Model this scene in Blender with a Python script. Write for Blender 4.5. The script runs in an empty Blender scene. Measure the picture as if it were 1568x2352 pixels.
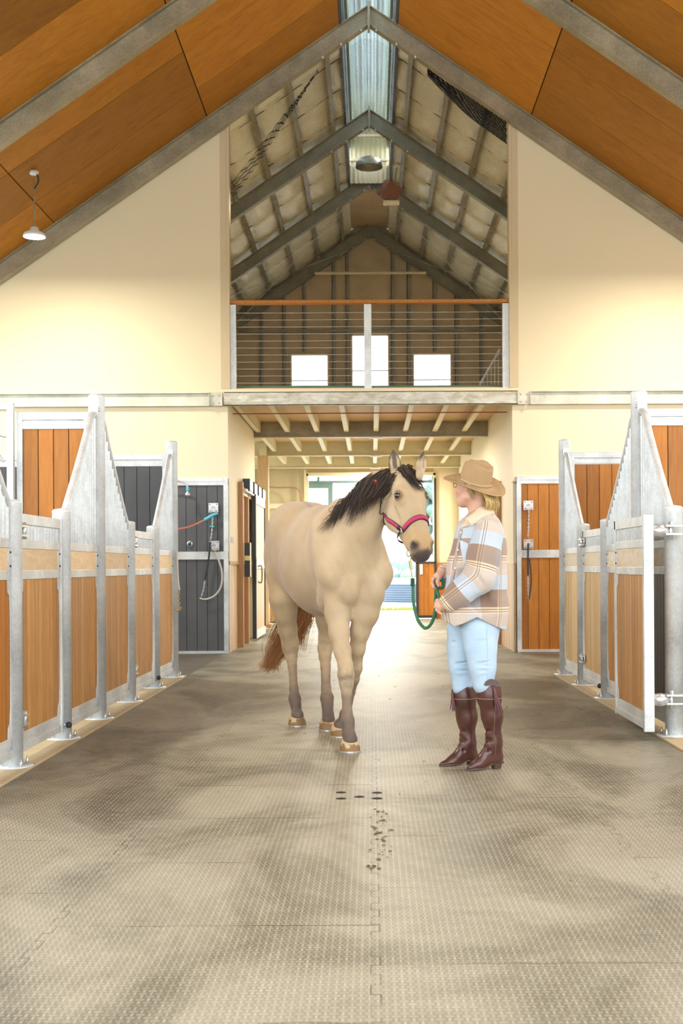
import bpy, math, random
import numpy as np
from mathutils import Vector, Matrix
random.seed(7)
rng = np.random.RandomState(11)
SC = bpy.context.scene
COL = SC.collection
PI = math.pi

# ---------------------------------------------------------------- camera, world, exposure
FPX = 2900.0          # focal length in pixels of the 1568 x 2352 frame
EYE = 1.17            # camera height
cam_d = bpy.data.cameras.new('camera')
cam = bpy.data.objects.new('camera', cam_d); COL.objects.link(cam)
cam_d.sensor_fit = 'VERTICAL'; cam_d.sensor_height = 36; cam_d.sensor_width = 24
cam_d.lens = FPX * 36 / 2352
cam_d.shift_x = -69 / 2352; cam_d.shift_y = 124 / 2352
cam_d.clip_start = .05; cam_d.clip_end = 900
cam.matrix_world = Matrix.Translation((0, 0, EYE)) @ Matrix.Rotation(PI/2, 4, 'X') @ Matrix.Rotation(math.radians(-.3), 4, 'Z')
cam_d.dof.use_dof = True; cam_d.dof.focus_distance = 7.6; cam_d.dof.aperture_fstop = 5.6
SC.camera = cam

world = bpy.data.worlds.new('sky'); SC.world = world; world.use_nodes = True
wn = world.node_tree.nodes; wl = world.node_tree.links
bg = wn['Background']; bg.inputs['Strength'].default_value = 2.6
tc = wn.new('ShaderNodeTexCoord'); sp = wn.new('ShaderNodeSeparateXYZ'); rp = wn.new('ShaderNodeValToRGB')
wl.new(tc.outputs['Generated'], sp.inputs[0]); wl.new(sp.outputs['Z'], rp.inputs[0]); wl.new(rp.outputs[0], bg.inputs[0])
rp.color_ramp.elements[0].position = 0.0; rp.color_ramp.elements[0].color = (.92, .96, 1.0, 1)
rp.color_ramp.elements[1].position = .9; rp.color_ramp.elements[1].color = (.60, .78, 1.0, 1)

vs = SC.view_settings
vs.view_transform = 'Standard'; vs.look = 'None'; vs.exposure = 1.05; vs.gamma = 1.0
try: vs.use_curve_mapping = False
except Exception: pass

# daylight: the sun stands high beyond the far doorway and lights the yard
sun_d = bpy.data.lights.new('sun', 'SUN'); sun_d.energy = 4.5; sun_d.angle = math.radians(3); sun_d.color = (1, .95, .86)
sun = bpy.data.objects.new('sun', sun_d); COL.objects.link(sun)
sun.rotation_euler = (math.radians(-25), math.radians(38), 0)

# ---------------------------------------------------------------- helpers
def P(px, py, D):
    """point seen at pixel (px,py) of the photograph at distance D from the camera plane"""
    return np.array([(px - 853) * D / FPX, D, EYE - (py - 1300) * D / FPX])

def thing(name, label, cat, loc=(0, 0, 0), group=None):
    o = bpy.data.objects.new(name, None); COL.objects.link(o)
    o.location = [float(c) for c in loc]; o['label'] = label; o['category'] = cat
    o.empty_display_size = .1
    if group: o['group'] = group
    return o

def tag(o, label, cat, group=None, kind=None):
    o['label'] = label; o['category'] = cat
    if group: o['group'] = group
    if kind: o['kind'] = kind
    return o

def root_of(o):
    while o.parent: o = o.parent
    return o

def link_mesh(name, me, mat, parent=None, smooth=False, bevel=0):
    o = bpy.data.objects.new(name, me); COL.objects.link(o)
    if mat: me.materials.append(mat)
    if smooth: me.shade_smooth()
    if parent is not None: o.parent = parent
    if bevel:
        m = o.modifiers.new('bevel', 'BEVEL'); m.width = bevel; m.segments = 2; m.limit_method = 'ANGLE'; m.angle_limit = .6
    return o

class MB:
    """collects shapes in world coordinates and links them as ONE mesh object"""
    def __init__(s): s.v = []; s.f = []; s.r = []; s.sm = []
    def add(s, vs, fs, r=.5, sm=False):
        n = len(s.v); s.v += [tuple(map(float, v)) for v in vs]
        s.f += [tuple(n + i for i in f) for f in fs]; s.r += [r] * len(fs); s.sm += [sm] * len(fs)
        return s
    def box(s, a, b, r=.5):
        x0, y0, z0 = a; x1, y1, z1 = b
        if x0 > x1: x0, x1 = x1, x0
        if y0 > y1: y0, y1 = y1, y0
        if z0 > z1: z0, z1 = z1, z0
        return s.add([(x0,y0,z0),(x1,y0,z0),(x1,y1,z0),(x0,y1,z0),(x0,y0,z1),(x1,y0,z1),(x1,y1,z1),(x0,y1,z1)],
              [(3,2,1,0),(4,5,6,7),(0,1,5,4),(1,2,6,5),(2,3,7,6),(3,0,4,7)], r)
    def prism(s, poly, axis, a, b, r=.5):
        """polygon of 2-tuples extruded along axis from a to b"""
        n = len(poly); vs = []
        for t in (a, b):
            for p in poly:
                vs.append({'x': (t, p[0], p[1]), 'y': (p[0], t, p[1]), 'z': (p[0], p[1], t)}[axis])
        fs = [tuple(range(n)), tuple(range(2*n-1, n-1, -1))] + [(i, i+n, (i+1) % n + n, (i+1) % n) for i in range(n)]
        return s.add(vs, fs, r)
    def hexa(s, c8, r=.5):
        return s.add(c8, [(3,2,1,0),(4,5,6,7),(0,1,5,4),(1,2,6,5),(2,3,7,6),(3,0,4,7)], r)
    def tube(s, pts, rad, n=12, r=.5, caps=True, flat=None):
        pts = [np.array(p, float) for p in pts]
        rads = rad if hasattr(rad, '__len__') else [rad] * len(pts)
        rings = []; up = None
        for i, p in enumerate(pts):
            t = pts[min(i+1, len(pts)-1)] - pts[max(i-1, 0)]; t = t / (np.linalg.norm(t) + 1e-12)
            if up is None:
                up = np.array([0, 0, 1.]) if abs(t[2]) < .9 else np.array([1., 0, 0])
            u = up - t * up.dot(t); u /= np.linalg.norm(u) + 1e-12; w = np.cross(t, u); up = u
            fl = flat if flat else 1
            rings.append([p + rads[i] * (math.cos(2*PI*k/n) * u * fl + math.sin(2*PI*k/n) * w) for k in range(n)])
        vs = [v for R in rings for v in R]; fs = []
        for i in range(len(pts) - 1):
            for k in range(n):
                fs.append((i*n+k, i*n+(k+1) % n, (i+1)*n+(k+1) % n, (i+1)*n+k))
        s.add(vs, fs, r, True)
        if caps: s.add(rings[0], [tuple(range(n-1, -1, -1))], r); s.add(rings[-1], [tuple(range(n))], r)
        return s
    def lathe(s, prof, c, n=32, r=.5, axis='z'):
        vs = []; fs = []
        for (q, z) in prof:
            for k in range(n):
                a = 2*PI*k/n
                d = {'z': (q*math.cos(a), q*math.sin(a), z), 'x': (z, q*math.cos(a), q*math.sin(a)), 'y': (q*math.cos(a), z, q*math.sin(a))}[axis]
                vs.append((c[0]+d[0], c[1]+d[1], c[2]+d[2]))
        for i in range(len(prof)-1):
            for k in range(n):
                fs.append((i*n+k, i*n+(k+1) % n, (i+1)*n+(k+1) % n, (i+1)*n+k))
        return s.add(vs, fs, r, True)
    def ball(s, c, rad, n=16, r=.5):
        rr = rad if hasattr(rad, '__len__') else (rad,)*3
        m = n//2; vs = []; fs = []
        for i in range(m+1):
            t = PI*i/m
            for k in range(n):
                a = 2*PI*k/n
                vs.append((c[0]+rr[0]*math.sin(t)*math.cos(a), c[1]+rr[1]*math.sin(t)*math.sin(a), c[2]+rr[2]*math.cos(t)))
        for i in range(m):
            for k in range(n):
                fs.append((i*n+k, (i+1)*n+k, (i+1)*n+(k+1) % n, i*n+(k+1) % n))
        return s.add(vs, fs, r, True)
    def build(s, name, mat, parent=None, bevel=0, origin=None):
        me = bpy.data.meshes.new(name)
        off = np.array(root_of(parent).location if parent is not None else (origin if origin is not None else (0, 0, 0)), float)
        me.from_pydata([tuple(np.array(v) - off) for v in s.v], [], s.f)
        at = me.attributes.new('rnd', 'FLOAT', 'FACE'); at.data.foreach_set('value', s.r)
        me.polygons.foreach_set('use_smooth', s.sm); me.update()
        o = link_mesh(name, me, mat, parent, bevel=bevel)
        if parent is None: o.location = off
        return o

def structure(name, mb, mat, **k):
    o = mb.build(name, mat, **k); o['kind'] = 'structure'; return o

def dup(root, loc, label=None, group=None):
    c = root.copy(); COL.objects.link(c); c.location = loc
    if label: c['label'] = label
    if group: c['group'] = group
    def rec(src, dst):
        for ch in list(src.children):
            d = ch.copy(); COL.objects.link(d); d.parent = dst; rec(ch, d)
    rec(root, c)
    return c

def smooth_path(pts, n=8):
    """Catmull-Rom through the points"""
    pts = [np.array(p, float) for p in pts]; q = [pts[0]] + pts + [pts[-1]]; out = []
    for i in range(1, len(q)-2):
        for k in range(n):
            t = k/n
            out.append(.5*((2*q[i]) + (-q[i-1]+q[i+1])*t + (2*q[i-1]-5*q[i]+4*q[i+1]-q[i+2])*t*t + (-q[i-1]+3*q[i]-3*q[i+1]+q[i+2])*t**3))
    out.append(pts[-1]); return out

# ---------------------------------------------------------------- materials
class NT:
    def __init__(s, name):
        s.m = bpy.data.materials.new(name); s.m.use_nodes = True
        s.n = s.m.node_tree.nodes; s.l = s.m.node_tree.links; s.b = s.n['Principled BSDF']
    def node(s, t, **k):
        n = s.n.new('ShaderNode' + t)
        for a, v in k.items(): setattr(n, a, v)
        return n
    def lk(s, a, b): s.l.new(a, b)
    def coord(s, kind='Object', scale=(1, 1, 1), rot=(0, 0, 0)):
        t = s.node('TexCoord'); m = s.node('Mapping'); s.lk(t.outputs[kind], m.inputs[0])
        m.inputs['Scale'].default_value = scale; m.inputs['Rotation'].default_value = rot
        return m.outputs[0]
    def noise(s, vec, scale, detail=3, rough=.55, dist=0):
        n = s.node('TexNoise'); s.lk(vec, n.inputs['Vector']); n.inputs['Scale'].default_value = scale
        n.inputs['Detail'].default_value = detail; n.inputs['Roughness'].default_value = rough; n.inputs['Distortion'].default_value = dist
        return n.outputs[0]
    def ramp(s, fac, stops, interp='LINEAR'):
        r = s.node('ValToRGB'); s.lk(fac, r.inputs[0]); r.color_ramp.interpolation = interp
        e = r.color_ramp.elements
        while len(e) > len(stops): e.remove(e[-1])
        while len(e) < len(stops): e.new(.5)
        for i, (p, c) in enumerate(stops):
            e[i].position = p; e[i].color = tuple(c) + (1,) if hasattr(c, '__len__') else (c, c, c, 1)
        return r.outputs[0]
    def mix(s, fac, a, b, mode='MIX'):
        x = s.node('Mix', data_type='RGBA', blend_type=mode)
        for v, i in ((fac, 0), (a, 6), (b, 7)):
            if hasattr(v, 'is_linked'): s.lk(v, x.inputs[i])
            elif i == 0: x.inputs[0].default_value = v
            else: x.inputs[i].default_value = tuple(v) + (1,)
        return x.outputs[2]
    def math(s, op, a, b=0, c=None):
        x = s.node('Math', operation=op)
        for i, v in enumerate((a, b) if c is None else (a, b, c)):
            if hasattr(v, 'is_linked'): s.lk(v, x.inputs[i])
            else: x.inputs[i].default_value = v
        return x.outputs[0]
    def attr(s, name, out='Fac'):
        a = s.node('Attribute'); a.attribute_name = name; return a.outputs[out]
    def bump(s, h, strength=.2, dist=.01):
        b = s.node('Bump'); s.lk(h, b.inputs['Height']); b.inputs['Strength'].default_value = strength; b.inputs['Distance'].default_value = dist
        s.lk(b.outputs[0], s.b.inputs['Normal'])
    def set(s, **k):
        for a, v in k.items():
            i = s.b.inputs[a.replace('_', ' ')]
            if hasattr(v, 'is_linked'): s.lk(v, i)
            else: i.default_value = tuple(v) + (1,) if hasattr(v, '__len__') and len(v) == 3 and i.type == 'RGBA' else v
        return s

def simple(name, c, rough=.5, metal=0, var=.12, scale=6, bump=0, bscale=60):
    t = NT(name); v = t.coord()
    n = t.noise(v, scale, 4)
    t.set(Base_Color=t.mix(n, [min(1, x*(1+var)) for x in c], [x*(1-var) for x in c]), Roughness=rough, Metallic=metal)
    if bump: t.bump(t.noise(v, bscale, 3), bump, .004)
    return t.m

def wood(name, c, dark, streak=(14, 14, 1.2), rough=.5, var=.35):
    """boards; streaks run along the axis with the small scale, each board a little different"""
    t = NT(name); v = t.coord(scale=streak)
    r = t.attr('rnd')
    n = t.noise(v, 3.0, 6, .65, .6)
    base = t.mix(t.ramp(n, [(.35, 0), (.7, 1)]), dark, c)
    tint = t.math('MULTIPLY_ADD', r, var, 1 - var/2)
    cc = t.node('CombineColor'); [t.lk(tint, cc.inputs[i]) for i in range(3)]
    t.set(Base_Color=t.mix(1, base, cc.outputs[0], 'MULTIPLY'), Roughness=rough)
    t.bump(n, .15, .003)
    return t.m

M = {}
def galv(name, c=(.68, .715, .715), metal=.22):
    t = NT(name); v = t.coord()
    vo = t.node('TexVoronoi'); t.lk(v, vo.inputs['Vector']); vo.inputs['Scale'].default_value = 70
    n = t.noise(v, 2.2, 6, .6)
    col = t.mix(t.ramp(n, [(.36, 0), (.64, 1)]), [x*.72 for x in c], [min(1, x*1.12) for x in c])
    bw = t.node('RGBToBW'); t.lk(vo.outputs['Color'], bw.inputs[0]); cb = t.node('CombineColor'); [t.lk(bw.outputs[0], cb.inputs[i]) for i in range(3)]
    col = t.mix(.25, col, cb.outputs[0], 'SOFT_LIGHT')
    t.set(Base_Color=col, Roughness=t.math('MULTIPLY_ADD', n, .25, .28), Metallic=metal)
    t.bump(n, .08, .004)
    return t.m
M['galv'] = galv('galvanised_steel')
M['sheet'] = galv('galvanised_ribbed_sheet', (.60, .635, .63), .5)
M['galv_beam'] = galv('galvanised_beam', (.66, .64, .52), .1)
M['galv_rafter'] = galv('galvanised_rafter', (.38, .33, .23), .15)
M['galv_cream'] = simple('primed_steel', (.74, .67, .45), .5)
M['wood_front'] = wood('stall_front_timber', (.60, .31, .085), (.42, .19, .040))
M['wood_orange'] = wood('orange_timber', (.50, .195, .018), (.38, .13, .011))
M['wood_pale'] = wood('pale_timber', (.70, .50, .28), (.58, .38, .18), rough=.45)
M['wood_kick'] = wood('kick_timber', (.76, .60, .38), (.66, .46, .24), (8, 2, 8))
M['wood_brown'] = wood('brown_timber', (.47, .25, .095), (.36, .17, .06))
M['boards_dark'] = wood('weathered_dark_boards', (.13, .10, .07), (.08, .06, .045))
M['boards_grey'] = simple('grey_rubber_boards', (.105, .11, .115), .75, var=.25, scale=3, bump=.4, bscale=300)
def ply():
    t = NT('ceiling_ply'); v = t.coord(scale=(1.2, 3.0, 1.2))
    r = t.attr('rnd')
    n = t.noise(v, 1.6, 8, .62, 1.4); n2 = t.noise(t.coord(scale=(6, 40, 6)), 2, 5, .6)
    c = t.ramp(n, [(.28, (.37, .13, .008)), (.5, (.52, .205, .012)), (.75, (.64, .28, .020))])
    c = t.mix(.45, c, t.ramp(n2, [(.3, (.25, .08, .012)), (.7, (.48, .20, .03))]))
    tint = t.math('MULTIPLY_ADD', r, .62, .69)
    cc = t.node('CombineColor'); [t.lk(tint, cc.inputs[i]) for i in range(3)]
    t.set(Base_Color=t.mix(1, c, cc.outputs[0], 'MULTIPLY'), Roughness=.55)
    t.b.inputs['Specular IOR Level'].default_value = .25
    return t.m
M['ply'] = ply()
M['cream'] = simple('cream_paint', (.78, .67, .46), .6, var=.02, scale=1.5, bump=.05)
M['cream_dark'] = simple('cream_trim', (.62, .50, .32), .6, var=.05)
M['black'] = simple('black_steel', (.02, .022, .025), .4)
M['dark'] = simple('dark_gap', (.02, .018, .015), .8)
M['white'] = simple('white_plastic', (.8, .8, .78), .4, var=.03)
M['chrome'] = simple('zinc_fitting', (.66, .68, .68), .3, .7, var=.1)
M['concrete'] = simple('concrete', (.52, .42, .25), .8, var=.18, scale=5, bump=.2)
M['red'] = simple('red_conduit', (.30, .05, .03), .5)
M['blue'] = simple('blue_plastic', (.10, .50, .62), .4)
M['pinkhose'] = simple('faded_red_hose', (.62, .22, .18), .45)
M['hose'] = simple('pale_hose', (.52, .48, .42), .4)
M['rubber'] = simple('black_rubber', (.03, .03, .03), .6)
# ---------------------------------------------------------------- the setting
YW = 17.05                      # face of the cream cross wall
SL = .69                        # roof slope
ZB = 8.42; ZT = 8.69            # rafter underside / top at the ridge
HX = 6.3                        # half width of the building
def zc(x, z0=ZT): return z0 - SL*abs(x)

def floor_material():
    t = NT('dusty_rubber_matting'); v = t.coord()
    sx = t.node('SeparateXYZ'); t.lk(v, sx.inputs[0]); X, Y = sx.outputs[0], sx.outputs[1]
    c = .023
    fx = t.math('DIVIDE', X, c); fy = t.math('DIVIDE', Y, c)
    par = t.math('MODULO', t.math('ADD', t.math('FLOOR', t.math('ADD', fx, 1000)), t.math('FLOOR', t.math('ADD', fy, 1000))), 2)
    ax = t.math('ABSOLUTE', t.math('SUBTRACT', t.math('FRACT', t.math('ADD', fx, 1000)), .5))
    ay = t.math('ABSOLUTE', t.math('SUBTRACT', t.math('FRACT', t.math('ADD', fy, 1000)), .5))
    a = t.math('ADD', t.math('MULTIPLY', ax, par), t.math('MULTIPLY', ay, t.math('SUBTRACT', 1, par)))
    wear = t.noise(v, 7, 4, .6)
    bar = t.math('LESS_THAN', a, t.math('MULTIPLY_ADD', wear, .22, .03))
    # two fine grooves run the other way in every second cell
    gx = t.math('LESS_THAN', t.math('ABSOLUTE', t.math('SUBTRACT', t.math('FRACT', t.math('MULTIPLY', t.math('ADD', fy, 1000), 3)), .5)), .13)
    groove = t.math('MULTIPLY', t.math('MULTIPLY', gx, t.math('SUBTRACT', 1, bar)), par)
    # seams: columns of mats 1.05 wide, cross seams staggered, with a jigsaw edge
    yj = t.math('DIVIDE', t.math('ADD', Y, 100), .085)
    jig = t.math('MULTIPLY', t.math('GREATER_THAN', t.math('MODULO', yj, 2), 1), .028)
    xs0 = t.math('DIVIDE', t.math('ADD', X, 104.98), 1.05)
    xs = t.math('DIVIDE', t.math('ADD', t.math('ADD', X, jig), 104.98), 1.05)
    col = t.math('FLOOR', xs)
    dx = t.math('ABSOLUTE', t.math('SUBTRACT', t.math('FRACT', t.math('ADD', xs, .5)), .5))
    brk = t.ramp(t.noise(t.coord(scale=(.3, 1, 1)), 5, 3), [(.42, 0), (.56, 1)])
    seamx = t.math('MULTIPLY', t.math('LESS_THAN', dx, .0018), t.math('MULTIPLY_ADD', brk, .7, .3))
    wob = t.math('MULTIPLY', t.noise(v, 9, 2), .02)
    off = t.math('MULTIPLY', t.math('FRACT', t.math('MULTIPLY', col, .47)), .9)
    ys = t.math('DIVIDE', t.math('ADD', t.math('ADD', Y, wob), t.math('ADD', off, 90)), .88)
    dy = t.math('ABSOLUTE', t.math('SUBTRACT', t.math('FRACT', ys), .5))
    gapn = t.math('MULTIPLY', t.ramp(t.noise(v, 2.3, 3), [(.45, 0), (.62, 1)]), .0045)
    seamy = t.math('LESS_THAN', dy, t.math('ADD', gapn, .0006))
    fx0 = t.math('FRACT', t.math('ADD', xs0, .0267))
    jl = t.math('LESS_THAN', fx0, .0267)
    jy = t.math('GREATER_THAN', t.math('ABSOLUTE', t.math('SUBTRACT', t.math('FRACT', yj), .5)), .468)
    jigf = t.math('MULTIPLY', t.math('MULTIPLY', jl, jy), t.math('MULTIPLY_ADD', brk, .7, .3))
    seam = t.math('MAXIMUM', seamx, t.math('MAXIMUM', seamy, jigf))
    dust_shade = t.ramp(t.noise(t.coord(scale=(1, .55, 1)), 1.15, 6, .6, .8), [(.40, 0), (.58, 1)])
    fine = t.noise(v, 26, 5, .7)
    # dustier middle of the aisle; shade along the stalls is painted in too
    lane_shade = t.math('SUBTRACT', 1, t.math('MULTIPLY', t.math('ABSOLUTE', X), .55))
    d = t.math('MULTIPLY', t.math('ADD', t.math('MULTIPLY', dust_shade, .6), t.math('MULTIPLY', lane_shade, .5)), t.math('MULTIPLY_ADD', fine, .5, .75))
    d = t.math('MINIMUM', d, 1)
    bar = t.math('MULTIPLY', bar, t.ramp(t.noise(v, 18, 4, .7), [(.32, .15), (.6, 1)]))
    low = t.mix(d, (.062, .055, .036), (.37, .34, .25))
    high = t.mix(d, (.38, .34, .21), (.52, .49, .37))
    colr = t.mix(bar, low, high)
    colr = t.mix(t.math('MULTIPLY', groove, .35), colr, (.05, .045, .035))
    colr = t.mix(t.math('MULTIPLY', seam, .8), colr, (.035, .028, .02))
    # wet splashes on the centre seam
    t.set(Base_Color=colr, Roughness=t.math('MULTIPLY_ADD', fine, .25, .36))
    t.b.inputs['Specular IOR Level'].default_value = .5
    h = t.math('SUBTRACT', t.math('MULTIPLY', bar, .6), t.math('MULTIPLY', seam, 1.2))
    t.bump(t.math('ADD', h, t.math('MULTIPLY', fine, .3)), .5, .002)
    return t.m
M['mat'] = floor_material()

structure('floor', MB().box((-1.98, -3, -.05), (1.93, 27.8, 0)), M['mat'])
sb = MB()
sb.box((-HX, -3, -.06), (-2.0, 13.45, -.01)); sb.box((1.95, -3, -.06), (HX, 13.45, -.01))
sb.box((-HX, 13.45, -.06), (-1.98, 17.1, -.003))
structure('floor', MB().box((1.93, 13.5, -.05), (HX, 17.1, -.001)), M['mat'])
structure('floor', sb, simple('plain_rubber_floor', (.13, .115, .09), .5, var=.3, scale=4, bump=.3))
structure('floor', MB().box((-HX, 20.95, -.06), (-1.98, 28.4, -.001)).box((-1.98, 27.8, -.05), (1.93, 30.5, 0)).box((1.93, 27.9, -.05), (5, 30.5, 0)), simple('bright_concrete', (.62, .60, .55), .7, var=.08, scale=3))
for sx, x0, x1 in ((-1, -2.32, -1.985), (1, 1.935, 2.28)):
    structure('trim_' + ('1' if sx < 0 else '2'), MB().box((x0, -3, -.04), (x1, 13.5, .012)), M['concrete'], bevel=.006)

# cream cross wall with the loft opening and the passage below
def wall_with_loft():
    m = MB()
    for s in (-1, 1):
        xo = 1.93 if s < 0 else 1.91
        poly = [(s*xo, 2.30), (s*HX, 2.30), (s*HX, zc(HX, ZB+.1)), (s*xo, zc(xo, ZB+.1))]
        m.prism(poly, 'y', YW, YW+.14)
    m.box((-1.93, YW, 3.515), (1.91, YW+.14, 3.57))
    return m
structure('wall_back', wall_with_loft(), M['cream'])
for k, xo in enumerate((-1.93, 1.91)):
    s = 1 if xo > 0 else -1
    structure('trim_%d' % (3+k), MB().box((xo, YW-.02, 3.57), (xo - s*.035, YW+.16, zc(xo, ZB+.1))).box((xo + s*.09, YW-.006, 3.57), (xo, YW, zc(xo, ZB+.05))), M['cream_dark'], bevel=.003)

# passage walls: cream above, timber lining with a brown cap below
lining = MB(); 
def boards(m, x0, x1, y, z0, z1, pitch, th=.022, gap=.004, axis='x', rough=0):
    n = max(1, int(round((x1-x0)/pitch))); w = (x1-x0)/n
    for i in range(n):
        a = x0 + i*w + gap/2; b = x0 + (i+1)*w - gap/2
        rr = random.random()
        if axis == 'x': m.box((a, y, z0), (b, y+th, z1), rr)
        else: m.box((y, a, z0), (y+th, b, z1), rr)
    return m
structure('wall_left', MB().box((-2.05, YW+.14, 1.2), (-1.93, 20.95, 3.56)).box((-2.05, 20.83, 0), (-1.93, 20.95, 1.2)), M['cream'])
structure('wall_left', boards(MB(), YW+.02, 18.2, -1.97, 0, 1.2, .12, th=.03, axis='y'), M['wood_pale'])
structure('wall_left', boards(MB(), 18.62, 19.2, -1.97, 0, 2.35, .12, th=.03, axis='y'), M['wood_pale'])
structure('wall_right', MB().box((1.93, YW+.14, 1.2), (2.05, 27.8, 3.56)), M['cream'])
structure('wall_right', boards(MB(), YW+.02, 18.9, 1.92, 0, 1.2, .12, th=.03, axis='y'), M['wood_pale'])
structure('wall_right', boards(MB(), 20.4, 27.8, 1.925, 0, 1.2, .12, th=.03, axis='y'), M['wood_pale'])
structure('baseboard_left', MB().box((-1.965, YW+.03, 1.2), (-1.915, 18.3, 1.245)), M['wood_brown'])

# outer side walls of the building
for s, nm in ((-1, 'wall_left'), (1, 'wall_right')):
    structure(nm, MB().box((s*HX, -3, -.05), (s*(HX+.12), 17.2, 2.3)), M['cream'])
    structure(nm, MB().box((s*HX, 17.2, -.05), (s*(HX+.12), 21.2 if s < 0 else 28.3, 4.4)), M['cream'])

# end wall of the building
M['wrap'] = simple('insulation_wrap', (.56, .47, .28), .7, var=.14, scale=2.5, bump=.5, bscale=14)
M['wrap_dark'] = simple('loft_wall_wrap', (.56, .44, .27), .7, var=.25, scale=2.5, bump=.5, bscale=10)
YE = 27.95
def end_wall_upper():
    m = MB(); wins = [(-1.774, -.92, 4.6, 5.87), (-.43, .42, 4.3, 6.30), (.93, 1.80, 4.6, 5.87)]
    xs = [-4.6, -1.774, -.92, -.43, .42, .93, 1.80, 4.6]
    for i in range(7):
        a, b = xs[i], xs[i+1]
        w = [q for q in wins if abs(q[0]-a) < .01]
        mid = [x for x in (a, 0, b) if a <= x <= b]
        top = [(x, zc(x, ZT+.2)) for x in sorted(set(mid))]
        def slab(z0):
            m.prism([(a, z0), (b, z0)] + top[::-1], 'y', YE, YE+.1)
        if w:
            m.box((a, YE, 3.3), (b, YE+.1, w[0][2])); slab(w[0][3])
        else: slab(3.3)
    return m
structure('wall_back', end_wall_upper(), M['wrap_dark'])
ew = MB()
ew.box((-4.6, YE, 0), (-1.40, YE+.1, 3.3)).box((-1.40, YE, 3.2), (1.38, YE+.1, 3.3))
structure('wall_back', ew, M['wrap'])
structure('wall_back', MB().box((1.38, YE-.02, 1.24), (6.3, YE+.1, 3.5)), M['cream'])
structure('wall_back', boards(MB(), 1.40, 3.4, YE-.05, 0, 1.24, .16).box((1.4, YE-.028, 0), (3.4, YE+.1, 1.24), .1), M['wood_orange'])
structure('wall_back', MB().box((-HX-.1, YE, 0), (-4.6, YE+.1, 4.6)).box((4.6, YE, 3.5), (HX+.1, YE+.1, 5.3)), M['wrap'])

# windows of the loft
gt = NT('window_glass'); gt.set(Base_Color=(.95, .97, .97), Roughness=.02, Transmission_Weight=1.0, IOR=1.01); M['glass'] = gt.m
def window(n, x0, x1, z0, z1, zbar):
    m = MB(); f = .035
    m.box((x0, YE-.03, z0), (x0+f, YE+.06, z1)).box((x1-f, YE-.03, z0), (x1, YE+.06, z1)).box((x0, YE-.03, z1-f), (x1, YE+.06, z1)).box((x0, YE-.03, z0), (x1, YE+.06, z0+f))
    o = structure('window_%d' % n, m, M['cream'])
    b = MB().box((x0+f, YE, zbar), (x1-f, YE+.03, zbar+.025))
    if n == 2: b.box((-.02, YE, z0), (.01, YE+.03, z1))
    b.build('glazing_bar', M['galv'], o)
    MB().box((x0+f, YE+.035, z0+f), (x1-f, YE+.04, z1-f)).build('pane', M['glass'], o)
window(1, -1.774, -.92, 4.6, 5.87, 5.27); window(2, -.43, .42, 4.3, 6.30, 5.48); window(3, .93, 1.80, 4.6, 5.87, 5.27)

# loft: floor deck, side walls, roof lining
structure('ceiling', MB().box((-1.93, YW+.14, 3.56), (1.93, 27.9, 3.60)).box((-4.6, 20.9, 3.56), (-1.93, 27.9, 3.60)), M['deck'] if 'deck' in M else simple('deck_ply', (.62, .42, .20), .6))
for s, nm in ((-1, 'wall_left'), (1, 'wall_right')):
    structure(nm, MB().prism([(s*3.35, 3.6), (s*3.45, 3.6), (s*3.45, zc(3.45)+.3), (s*3.35, zc(3.35)+.3)], 'y', YW+.14, YE), M['wrap_dark'])

# ply ceiling of the hall, individual sheets
def ply_ceiling():
    m = MB()
    edges_x = [.37, 2.17, 4.22, 6.32]
    ye = [-3.0]; y = YW+.05
    ys = [y]
    while y > -3: y -= 1.175; ys.append(y)
    ys = ys[::-1]
    for s in (-1, 1):
        for i in range(3):
            for j in range(len(ys)-1):
                g = .012; gy = .006
                xa, xb = edges_x[i]+g*.6, edges_x[i+1]-g*.6; ya, yb = ys[j]+gy, ys[j+1]-gy
                lo = [(s*xa, ya, zc(xa)), (s*xb, ya, zc(xb)), (s*xb, yb, zc(xb)), (s*xa, yb, zc(xa))]
                hi = [(a, b, c+.02) for a, b, c in lo]
                if s > 0: m.hexa(lo+hi, random.random())
                else: m.hexa([lo[1], lo[0], lo[3], lo[2], hi[1], hi[0], hi[3], hi[2]], random.random())
    return m
structure('ceiling', ply_ceiling(), M['ply'])
bk = MB()
for s in (-1, 1):
    bk.prism([(s*.36, zc(.36, ZT+.035)), (s*6.4, zc(6.4, ZT+.035)), (s*6.4, zc(6.4, ZT+.07)), (s*.36, zc(.36, ZT+.07))], 'y', -3, YW+.1)
structure('ceiling', bk, M['dark'])

# foil blanket over the loft purlins
t = NT('foil_blanket'); v = t.coord()
n = t.noise(v, 5, 5, .6)
t.set(Base_Color=t.mix(n, (.60, .58, .42), (.88, .87, .70)), Roughness=.42, Metallic=.1); t.bump(t.noise(v, 18, 4), .35, .01)
M['foil'] = t.m
def blanket(s):
    m = MB(); xs = np.linspace(.40, 3.45, 47); ys = np.arange(YW+.1, YE+.01, .0575)
    vs = []; 
    for y in ys:
        sy = abs(math.sin(PI*(y-YW-.1)/1.15))**.45
        st = .16 * abs(((y-YW-.1)/1.15) % 1 - .35)
        for x in xs:
            sxx = abs(math.sin(PI*(x-.07)/.53))**.6
            vs.append((s*x, y, zc(x)+.20 - .15*sy*(.35+.65*sxx) - st*.30 + .012*math.sin(x*23+y*5)))
    nx = len(xs)
    fs = [(j*nx+i, j*nx+i+1, (j+1)*nx+i+1, (j+1)*nx+i) if s < 0 else (j*nx+i, (j+1)*nx+i, (j+1)*nx+i+1, j*nx+i+1) for j in range(len(ys)-1) for i in range(nx-1)]
    m.add(vs, fs, .5, True); return m
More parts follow.
